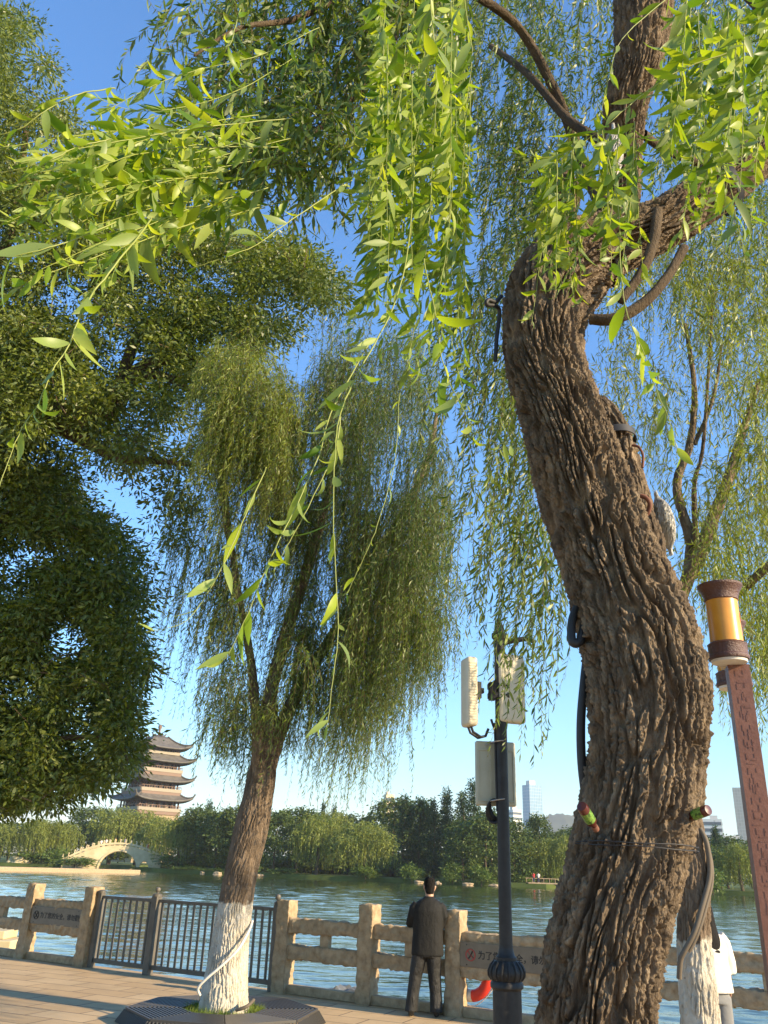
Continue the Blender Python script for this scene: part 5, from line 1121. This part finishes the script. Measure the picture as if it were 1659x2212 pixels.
def put(*a, **k):
    l, t = curtain(*a, **k); cv.append(l); st.append(t)
put([(340, 40), (560, -120), (1000, -140), (1010, 260), (760, 330), (640, 300), (520, 330), (430, 250)], 460, (3.3, 4.6), (.45, .95), .09, .19, .026, g, [(330, 330), (450, 470), (640, 480), (800, 560), (1010, 600)])
put([(470, 180), (720, 180), (760, 330), (640, 400), (430, 400)], 170, (3.1, 3.9), (.3, .55), .085, .19, .022, g, [(400, 430), (550, 470), (700, 560), (800, 520)])
put([(560, -120), (1000, -140), (940, 60), (640, 90)], 140, (3.4, 4.2), (.4, .8), .09, .19, .026, g)
put([(930, -150), (1240, -150), (1240, 480), (1120, 560), (960, 300)], 520, (5.2, 7.4), (.9, 2.2), .085, .17, .03, g, [(930, 820), (1000, 1150), (1060, 1350), (1110, 1520), (1160, 1640), (1240, 1200)])
put([(1000, 500), (1090, 450), (1190, 900), (1190, 1250), (1050, 1050), (970, 700)], 260, (5.6, 7.2), (.9, 1.9), .085, .17, .032, g, [(960, 1000), (1000, 1250), (1060, 1430), (1110, 1560), (1150, 1650), (1200, 1690)])
put([(1040, 1180), (1170, 1180), (1200, 1400), (1090, 1380)], 26, (6.2, 7.2), (.6, 1.5), .085, .17, .036, g, [(1040, 1400), (1090, 1640), (1150, 1720), (1200, 1760)])
put([(1240, -150), (1700, -150), (1700, 420), (1560, 380), (1400, 300), (1260, 330)], 420, (5.0, 7.0), (.7, 1.7), .085, .17, .032, g, [(1240, 700), (1400, 480), (1480, 420), (1700, 900)])
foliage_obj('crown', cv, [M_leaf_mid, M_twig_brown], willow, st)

# --- fittings on the big willow
def on_trunk(x, y, d=3.7): return D(x, y, d)
def bottle(pa, pb, label, rad=.023):
    a, b = Vector(pa), Vector(pb); q = (b - a); ln = q.length; r = empty('injection_bottle', a, label, 'bottle', 'brown bottles on the big trunk'); r.rotation_mode = 'QUATERNION'; r.rotation_quaternion = q.to_track_quat('Z', 'X')
    mb = MB(); mb.lathe([(rad * .4, 0), (rad * .42, .18 * ln), (rad * .55, .22 * ln), (rad, .34 * ln), (rad, .93 * ln), (rad * .9, .99 * ln), (.004, ln)], 20); bd = mb.build('body', M_brownglass, r, smooth=True)
    mb = MB(); mb.lathe([(rad * 1.015, .42 * ln), (rad * 1.015, .80 * ln)], 20, cap=False); mb.build('label', M_greenlabel, bd, smooth=True)
    mb = MB(); mb.lathe([(rad * .6, .0), (rad * .62, .02 * ln), (rad * .62, .13 * ln), (rad * .5, .15 * ln)], 16); mb.build('cap', M_rust, bd, smooth=True)
M_brownglass = mat('brown_plastic', (.085, .022, .016), .25); M_greenlabel = noise_color(mat('green_label', rough=.4), ((.42, (.05, .17, .02)), (.50, (.20, .34, .06)), (.60, (.04, .09, .02))), scale=40, detail=3)
bottle(on_trunk(1288, 1792, 3.70), on_trunk(1256, 1741, 3.58), 'brown bottle with green label stuck in the left side of the big trunk')
bottle(on_trunk(1478, 1768, 3.86), on_trunk(1531, 1749, 3.74), 'brown bottle with green label stuck in the right side of the big trunk')
def around(y0, y1, wob, name, label, cat, rad, m_, rx=1.03, turns=1, n=60, x0=None):
    mb = MB(); c0 = D(1368, (y0 + y1) / 2, 4.0); R_ = px2m(128, c0) * rx; pts = []
    zl, zr = D(1240, y0, 4.0)[2], D(1490, y1, 4.0)[2]
    for k in range(n * turns):
        a = 2 * math.pi * k / n; pts.append((c0[0] + R_ * math.cos(a), 4.0 + R_ * math.sin(a), (zl + zr) / 2 + (zr - zl) / 2 * math.cos(a) + wob * math.sin(5 * a + k * .02)))
    mb.tube(pts, rad, 6, closed=True); return tag(mb.build(name, m_, None, smooth=True), label, cat)
around(1818, 1832, .002, 'wire', 'upper dark wire tied round the big trunk below the two bottles', 'wire', .0028, M_rubber)
around(1824, 1842, -.002, 'wire', 'lower dark wire tied round the big trunk below the two bottles', 'wire', .0026, M_rubber, 1.035)
def tube_D(name, pts, rad, m_, label, cat, n=10, group=None):
    P = [Vector(D(*p)) for p in pts]; Q = []
    for i in range(len(P) - 1):
        p0, p1, p2, p3 = P[max(i - 1, 0)], P[i], P[i + 1], P[min(i + 2, len(P) - 1)]
        for f in np.linspace(0, 1, 8, endpoint=False): Q.append(.5 * (2 * p1 + (p2 - p0) * f + (2 * p0 - 5 * p1 + 4 * p2 - p3) * f ** 2 + (3 * p1 - p0 - 3 * p2 + p3) * f ** 3))
    Q.append(P[-1]); mb = MB(); mb.tube(Q, rad, n); return tag(mb.build(name, m_, None, smooth=True), label, cat, group)
tube_D('strap', [(1252, 1300, 4.1), (1236, 1340, 4.05), (1236, 1385, 4.0), (1252, 1386, 4.0), (1262, 1350, 4.05)], .022, M_rubber, 'black webbing strap end hanging from the left side of the big trunk', 'strap')
tube_D('hose', [(1270, 1400, 4.15), (1262, 1470, 4.1), (1255, 1560, 4.08), (1257, 1650, 4.08), (1268, 1740, 4.1)], .022, M_rubber, 'black hose running down the shaded left side of the big trunk', 'hose')
tube_D('strap', [(1083, 640, 4.55), (1070, 652, 4.45), (1055, 648, 4.4), (1052, 658, 4.4), (1078, 668, 4.5), (1073, 730, 4.55), (1070, 780, 4.55)], .014, M_rubber, 'black strap sticking out left at the bend of the big trunk', 'strap')
def band(c, axis, R_, w, label, cat='band', m_=None):
    q = Vector(axis).to_track_quat('Z', 'X'); mb = MB(); mb.lathe([(R_, -w / 2), (R_ + .006, -w / 2), (R_ + .006, w / 2), (R_, w / 2), (R_, -w / 2)], 40, cap=False); o = mb.build('metal_band', m_ or M_rubber, None, c, smooth=True); o.rotation_mode = 'QUATERNION'; o.rotation_quaternion = q; return tag(o, label, cat)
pa, pb = Vector(D(1328, 950, 4.55)), Vector(D(1350, 1040, 4.5)); band(pa, pa - pb, px2m(43, pa), .05, 'dark metal band clamped round the cut stub behind the big trunk')
pa, pb = Vector(D(1552, 405, 4.46)), Vector(D(1480, 456, 4.5)); band(pa, pa - pb, px2m(62, pa), .055, 'black band round the right limb of the big willow')
tube_D('iron_hook', [(1366, 962, 4.38), (1380, 966, 4.36), (1389, 985, 4.36), (1388, 1010, 4.36)], .008, M_rust, 'rusty iron hook hanging beside the cut stub', 'hook')
tube_D('iron_bracket', [(1362, 1085, 4.28), (1378, 1072, 4.24), (1395, 1075, 4.22), (1404, 1090, 4.22), (1398, 1110, 4.24), (1382, 1118, 4.26), (1370, 1105, 4.28)], .013, M_rust, 'rusty iron bracket on the trunk beside the silver wire bundle', 'bracket')
def nest(c, size, n, seed, m_, name, label, cat, tilt=0.0, group=None):
    g = np.random.default_rng(seed); th = g.uniform(0, 6.283, (n, 1)); t = np.linspace(0, 1, 12)[None]; span_ = g.uniform(.8, 3.0, (n, 1)); zz = g.uniform(-1, 1, (n, 1)) + .35 * np.sin(6 * t + th); r_ = np.sqrt(np.clip(1 - zz ** 2, .03, 1)) * (.86 + .22 * g.random((n, 1)) + .06 * np.sin(11 * t + th)); a = th + span_ * t
    pts = np.stack([r_ * np.cos(a) * size[0], r_ * np.sin(a) * size[1], zz * size[2]], -1); M = np.array(Matrix.Rotation(tilt, 3, 'Y')); pts = pts @ M.T + np.array(c)
    V, F = tubes(pts, .0019, .0014, 4); me = np_mesh(name, V, [F]); return tag(link(name, me, m_), label, cat, group)
M_wire = mat('silvery_wire', (.52, .50, .44), .5, .3); M_straw = noise_color(mat('dry_straw', rough=.9), ((.3, (.10, .07, .035)), (.7, (.22, .16, .085))), scale=9)
GN = 'fibre bundles on the big willow'
nest(D(1433, 1130, 4.45), (.05, .09, .155), 460, 1, M_wire, 'wire_bundle', 'silvery wire bundle bulging from the right side of the trunk below the stub', 'wire bundle', R(-8), GN)
nest(D(1325, 330, 4.30), (.062, .07, .21), 520, 2, M_wire, 'wire_bundle', 'pale wire bundle wrapped on the upright limb above the fork', 'wire bundle', R(4), GN)
nest(D(1215, 430, 4.6), (.12, .12, .22), 700, 3, M_straw, 'straw_bundle', 'dark brown straw wrap on top of the bend left of the fork', 'straw bundle', R(8), GN)

# ------------------------------------------------------------------ whitewashed willow in the middle
def painted_tree(base, label, rows, ztop, nu=260):
    r = empty('willow_tree', base, label, 'tree'); P, rr = dpath(rows); sweep_trunk('trunk', P, rr, painted_bark('limewashed_bark', ztop), r, nu=nu, step=.012, depth=.018, seed=33 + nu, cw=.05, ch=.16, lump=.07); return r
d0 = WTY; zp = D(505, 1950, d0)[2]
wt = painted_tree((WTX, WTY, 0), 'willow with whitewashed lower trunk and dark drooping crown in the middle', [(478, 2230, d0, 66), (483, 2185, d0, 56), (487, 2130, d0, 49), (496, 2050, d0, 42), (507, 1960, d0, 37.5), (522, 1880, d0, 36), (541, 1800, d0 + .05, 37), (556, 1730, d0 + .1, 34), (566, 1670, d0 + .15, 31), (576, 1600, d0 + .2, 22), (590, 1520, d0 + .25, 12)], zp)
for i, rw in enumerate(([(562, 1690, d0 + .15, 24), (572, 1560, d0 + .2, 17), (612, 1390, d0 + .3, 14), (678, 1180, d0 + .3, 12), (712, 1050, d0 + .3, 9), (730, 930, d0 + .3, 6)], [(566, 1680, d0 + .2, 24), (640, 1500, d0 + .6, 14), (770, 1290, d0 + .9, 10), (880, 1090, d0 + 1.0, 9), (925, 990, d0 + 1.0, 7), (945, 880, d0 + 1.0, 4)], [(560, 1690, d0, 15), (545, 1450, d0, 10), (510, 1250, d0 - .2, 8), (480, 1000, d0 - .3, 10), (520, 800, d0 - .4, 6)])):
    p_, r_ = dpath(rw); sweep_trunk('limb', p_, r_, M_bark, wt, nu=60, step=.03, depth=.010, seed=50 + i, cw=.05, ch=.16)
g = np.random.default_rng(9); cv = []; st = []; cp = []; sp_ = []
bot = [(330, 1080), (370, 1480), (400, 1560), (440, 1640), (500, 1700), (560, 1640), (640, 1640), (700, 1700), (770, 1745), (830, 1740), (880, 1640), (930, 1540), (985, 1400), (1010, 1250)]
def putw(*a, **k):
    l, t = curtain(*a, **k); cv.append(l); st.append(t)
putw([(470, 900), (620, 760), (760, 780), (900, 860), (960, 960), (990, 1180), (960, 1330), (780, 1420), (600, 1420), (480, 1300), (440, 1080)], 2900, (d0 - 1.3, d0 + 1.8), (1.0, 2.8), .085, .15, .030, g, bot, (-.06, 0), .3, .08, 3, .002, .1, .5, grp=18, jit=.095, gap=.05)
putw([(480, 1100), (760, 1060), (940, 1180), (930, 1420), (800, 1560), (620, 1500), (470, 1500)], 2100, (d0 - 1.0, d0 + 1.6), (.6, 1.6), .08, .15, .028, g, bot, (-.06, 0), .25, .08, 3, .002, .1, .5, grp=18, jit=.095, gap=.05)
putw([(440, 1420), (560, 1500), (660, 1480), (640, 1600), (520, 1640), (440, 1560)], 350, (d0 - .8, d0 + .9), (.4, .9), .08, .15, .028, g, bot, (-.06, 0), .2, .06, 3, .002, .1, .5, grp=14, jit=.08)
putw([(330, 1000), (430, 980), (450, 1250), (400, 1400), (365, 1200)], 150, (d0 - .6, d0 + .8), (.7, 2.2), .08, .15, .034, g, [(330, 1080), (360, 1300), (385, 1560), (450, 1560)], (-.07, 0), .2, .08, 3, .002, .15, .5)
putw([(700, 640), (900, 700), (960, 860), (820, 920), (700, 830)], 650, (d0 - .5, d0 + 2), (.8, 2.0), .085, .15, .03, g, bot, (-.06, 0), .3, .08, 3, .002, .1, .5)
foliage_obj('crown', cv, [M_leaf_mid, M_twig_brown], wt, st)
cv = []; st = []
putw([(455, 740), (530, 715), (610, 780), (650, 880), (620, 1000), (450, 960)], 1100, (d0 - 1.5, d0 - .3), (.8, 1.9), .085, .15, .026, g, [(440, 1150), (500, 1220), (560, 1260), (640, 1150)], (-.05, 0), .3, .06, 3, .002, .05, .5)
foliage_obj('sun_tinted_crown', cv, [M_leaf_pale, M_twig_brown], wt, st)  # sunlight on this part of the crown put into a paler, yellower leaf colour
tube_D('rope', [(432, 2150, d0 - .30), (428, 2135, d0 - .34), (445, 2115, d0 - .36), (480, 2085, d0 - .36), (515, 2050, d0 - .30), (538, 2010, d0 - .16), (545, 1990, d0 + .02)], .016, M_white_cloth, 'white painted rope slung diagonally round the whitewashed trunk', 'rope')
tube_D('rope', [(548, 2160, d0 - .3), (536, 2172, d0 - .42), (524, 2178, d0 - .44), (510, 2182, d0 - .42)], .02, M_hose, 'short grey rope end lying at the right foot of the whitewashed trunk', 'rope')

# ------------------------------------------------------------------ second willow on the right, behind the big trunk
d1 = 7.3; zp2 = D(1512, 2030, d1)[2]; b1 = D(1524, 2400, d1)
rt = painted_tree((b1[0], d1, 0), 'willow half hidden behind the big trunk, whitewashed foot, hose and pale feathery crown', [(1524, 2480, d1, 52), (1519, 2330, d1, 47), (1513, 2190, d1, 42), (1502, 2060, d1, 38), (1499, 1990, d1, 36), (1497, 1890, d1, 36), (1488, 1815, d1, 35), (1472, 1700, d1, 33), (1470, 1560, d1, 30), (1456, 1430, d1, 29), (1462, 1340, d1, 28)], zp2, 200)
for i, rw in enumerate(([(1456, 1400, d1, 22), (1472, 1290, d1, 20), (1505, 1210, d1, 22), (1545, 1110, d1, 19), (1578, 1020, d1, 16), (1605, 930, d1, 12), (1640, 820, d1 - .1, 8)], [(1470, 1300, d1 + .05, 18), (1492, 1180, d1 + .1, 17), (1462, 1050, d1 + .2, 14), (1490, 960, d1 + .2, 12), (1500, 840, d1 + .2, 9), (1480, 700, d1 + .2, 6)], [(1500, 960, d1 + .2, 7), (1540, 860, d1 + .2, 6), (1560, 740, d1 + .2, 4)], [(1505, 1200, d1, 10), (1500, 1050, d1 - .2, 8), (1520, 950, d1 - .3, 6), (1540, 640, d1 - .4, 4)], [(1590, 1290, d1 - .1, 12), (1640, 1240, d1 - .4, 14), (1700, 1190, d1 - .6, 16)])):
    p_, r_ = dpath(rw); r_ = [q * .72 for q in r_]; sweep_trunk('limb', p_, r_, M_bark, rt, nu=48, step=.025, depth=.008, seed=70 + i, cw=.05, ch=.16)
g = np.random.default_rng(13); cv = []; st = []
botr = [(1250, 900), (1290, 1000), (1400, 1120), (1440, 1300), (1500, 1340), (1560, 1420), (1600, 1560), (1659, 1640), (1750, 1640)]
putw([(1275, 560), (1420, 480), (1560, 520), (1720, 400), (1720, 1050), (1600, 1000), (1480, 980), (1380, 1000), (1290, 860)], 1150, (d1 - 1.7, d1 + 1.8), (.5, 1.5), .075, .15, .026, g, botr, (-.03, 0), .3, .08, 3, .0018, .1, .4, grp=15, jit=.09, gap=.04)
putw([(1430, 1000), (1560, 1000), (1720, 1000), (1720, 1420), (1600, 1380), (1480, 1180)], 480, (d1 - 1.5, d1 + 1.8), (.4, 1.2), .075, .15, .026, g, botr, (-.03, 0), .25, .08, 3, .0018, .1, .4)
putw([(1620, 1250), (1720, 1250), (1720, 1500), (1600, 1430)], 170, (d1 - .5, d1 + 1.5), (.3, .8), .075, .15, .026, g, botr, (-.03, 0), .2, .08, 3, .0018, .1, .4)
putw([(1480, -80), (1700, -80), (1700, 500), (1480, 520)], 320, (d1 - .2, d1 + 2.0), (.7, 1.6), .075, .15, .028, g, None, (-.03, 0), .3, .08, 3, .0018, .1, .4)
foliage_obj('crown', cv, [M_leaf_pale, M_twig_brown], rt, st)
tube_D('hose', [(1512, 1790, d1 - .10), (1526, 1820, d1 - .14), (1533, 1869, d1 - .14), (1531, 1905, d1 - .15), (1516, 1961, d1 - .18), (1500, 2014, d1 - .19), (1479, 2054, d1 - .17), (1470, 2074, d1 - .15), (1467, 2114, d1 - .12)], .021, M_hose, 'thick grey brown hose hanging along the second trunk', 'hose')

tube_D('hose', [(1524, 1812, d1 - .05), (1536, 1862, d1 - .11), (1537, 1908, d1 - .13), (1523, 1966, d1 - .17), (1507, 2016, d1 - .19), (1488, 2056, d1 - .17)], .016, M_hose, 'thinner hose strand beside the thick hose on the second trunk', 'hose')

# ------------------------------------------------------------------ broad-leaved trees on the left
def broad_tree(base, label, poly, limbs, seed, tr, thr=.46):
    g = np.random.default_rng(seed); r = empty('broadleaf_tree', base, label, 'tree'); p_, r_ = dpath(tr); sweep_trunk('trunk', p_, r_, M_bark_dark, r, nu=80, step=.03, depth=.014, seed=seed)
    for i, rw in enumerate(limbs): p_, r_ = dpath(rw); sweep_trunk('limb', p_, r_, M_bark_dark, r, nu=30, step=.03, depth=.006, seed=seed + i, cw=.05)
    parts = []; tws = []
    for (pl, d_, n_, pr, rd) in poly:
        x, y = sample_poly(pl, n_, g); k = fbm(x / 60, y / 50, None, seed, 4) + .085 * g.normal(size=n_) > thr; x, y = x[k], y[k]
        cen = Dn(x, y, g.uniform(d_[0], d_[1], len(x))); tw = cen[:: 5]; dr_ = norm(g.normal(size=tw.shape)) * g.uniform(.25, .6, (len(tw), 1)); tws.append(tubes(np.stack([tw - dr_, tw + .06 * g.normal(size=tw.shape), tw + dr_ * .8 + .1 * g.normal(size=tw.shape)], 1), .009, .003, 4)); parts.append(blob_leaves(cen, pr, rd, .095, .033, g))
    foliage_obj('crown', parts, [M_leaf_broad, M_twig_brown], r, tws); return r
dl = 12.5; bb = D(-240, 1900, dl)
PL = [(-180, 10), (35, 15), (92, 80), (108, 160), (150, 230), (215, 330), (320, 440), (440, 490), (560, 515), (640, 525), (735, 600), (742, 650), (690, 715), (600, 750), (500, 790), (470, 880), (440, 980), (330, 1030), (230, 1010), (100, 990), (-180, 1040)]
broad_tree((bb[0], dl, 0), 'large dark broadleaf tree with spreading limbs filling the upper left', [(PL, (dl - 1.3, dl + 2.4), 4400, 90, .31), ([(250, 960), (430, 960), (470, 1060), (400, 1190), (330, 1150)], (dl - .5, dl + 1), 60, 60, .22)],
    ([(-180, 800, dl, 44), (-40, 822, dl, 38), (60, 868, dl, 33), (150, 895, dl, 30), (235, 880, dl, 24), (285, 815, dl, 18), (320, 790, dl, 14), (400, 770, dl - .2, 10), (480, 800, dl - .3, 5)],
     [(40, 870, dl, 24), (130, 920, dl, 20), (200, 960, dl - .1, 15), (260, 990, dl - .2, 11), (330, 995, dl - .3, 8), (410, 1003, dl - .4, 4)],
     [(280, 820, dl, 14), (350, 812, dl - .1, 10), (420, 850, dl - .2, 7), (470, 880, dl - .3, 4)],
     [(255, 850, dl, 16), (300, 720, dl, 11), (360, 690, dl, 8), (430, 680, dl, 5)],
     [(0, 700, dl + .3, 16), (-20, 600, dl + .3, 14), (30, 480, dl + .3, 10), (60, 250, dl + .3, 6)]), 61, [(-260, 2100, dl, 70), (-250, 1700, dl, 60), (-235, 1300, dl, 55), (-215, 1000, dl, 52), (-180, 800, dl, 46), (-120, 600, dl, 30), (-80, 400, dl, 20)])
dk = 13.5; bb = D(-60, 1900, dk)
PK = [(-160, 860), (60, 930), (150, 1010), (190, 1100), (300, 1190), (328, 1260), (292, 1340), (312, 1440), (275, 1550), (298, 1625), (240, 1680), (170, 1712), (100, 1735), (10, 1742), (-160, 1750)]
broad_tree((bb[0], dk, 0), 'dark dense broadleaf tree with dead twigs at the left edge, leaning over the water', [(PK, (dk - 1.2, dk + 2.2), 3400, 85, .30)], ([(-100, 1500, dk, 20), (40, 1350, dk, 14), (150, 1260, dk, 9), (260, 1230, dk - .2, 5)], [(-100, 1700, dk, 16), (20, 1650, dk - .5, 11), (120, 1600, dk - .7, 7), (230, 1590, dk - .8, 4)], [(-90, 1400, dk, 18), (0, 1150, dk, 12), (80, 1020, dk, 7)]), seed=77, thr=.475, tr=[(-120, 2100, dk, 40), (-110, 1700, dk, 34), (-100, 1450, dk, 28), (-80, 1200, dk, 18), (-60, 1000, dk, 10)])

# ------------------------------------------------------------------ haze: one even body of air round everything
mb = MB(); mb.box((0, 3200, 119), (9000, 7000, 252)); hz = mb.build('haze', None, None)
mh = bpy.data.materials.new('haze_air'); mh.use_nodes = True; mh.node_tree.nodes.clear()
ho = N(mh, 'ShaderNodeOutputMaterial'); hv = N(mh, 'ShaderNodeVolumePrincipled'); hv.inputs['Color'].default_value = (0.92, 0.95, 1.0, 1); hv.inputs['Density'].default_value = 0.00014; hv.inputs['Anisotropy'].default_value = 0.0
L(mh, hv.outputs[0], ho.inputs['Volume']); hz.data.materials.append(mh); tag(hz, kind='stuff')
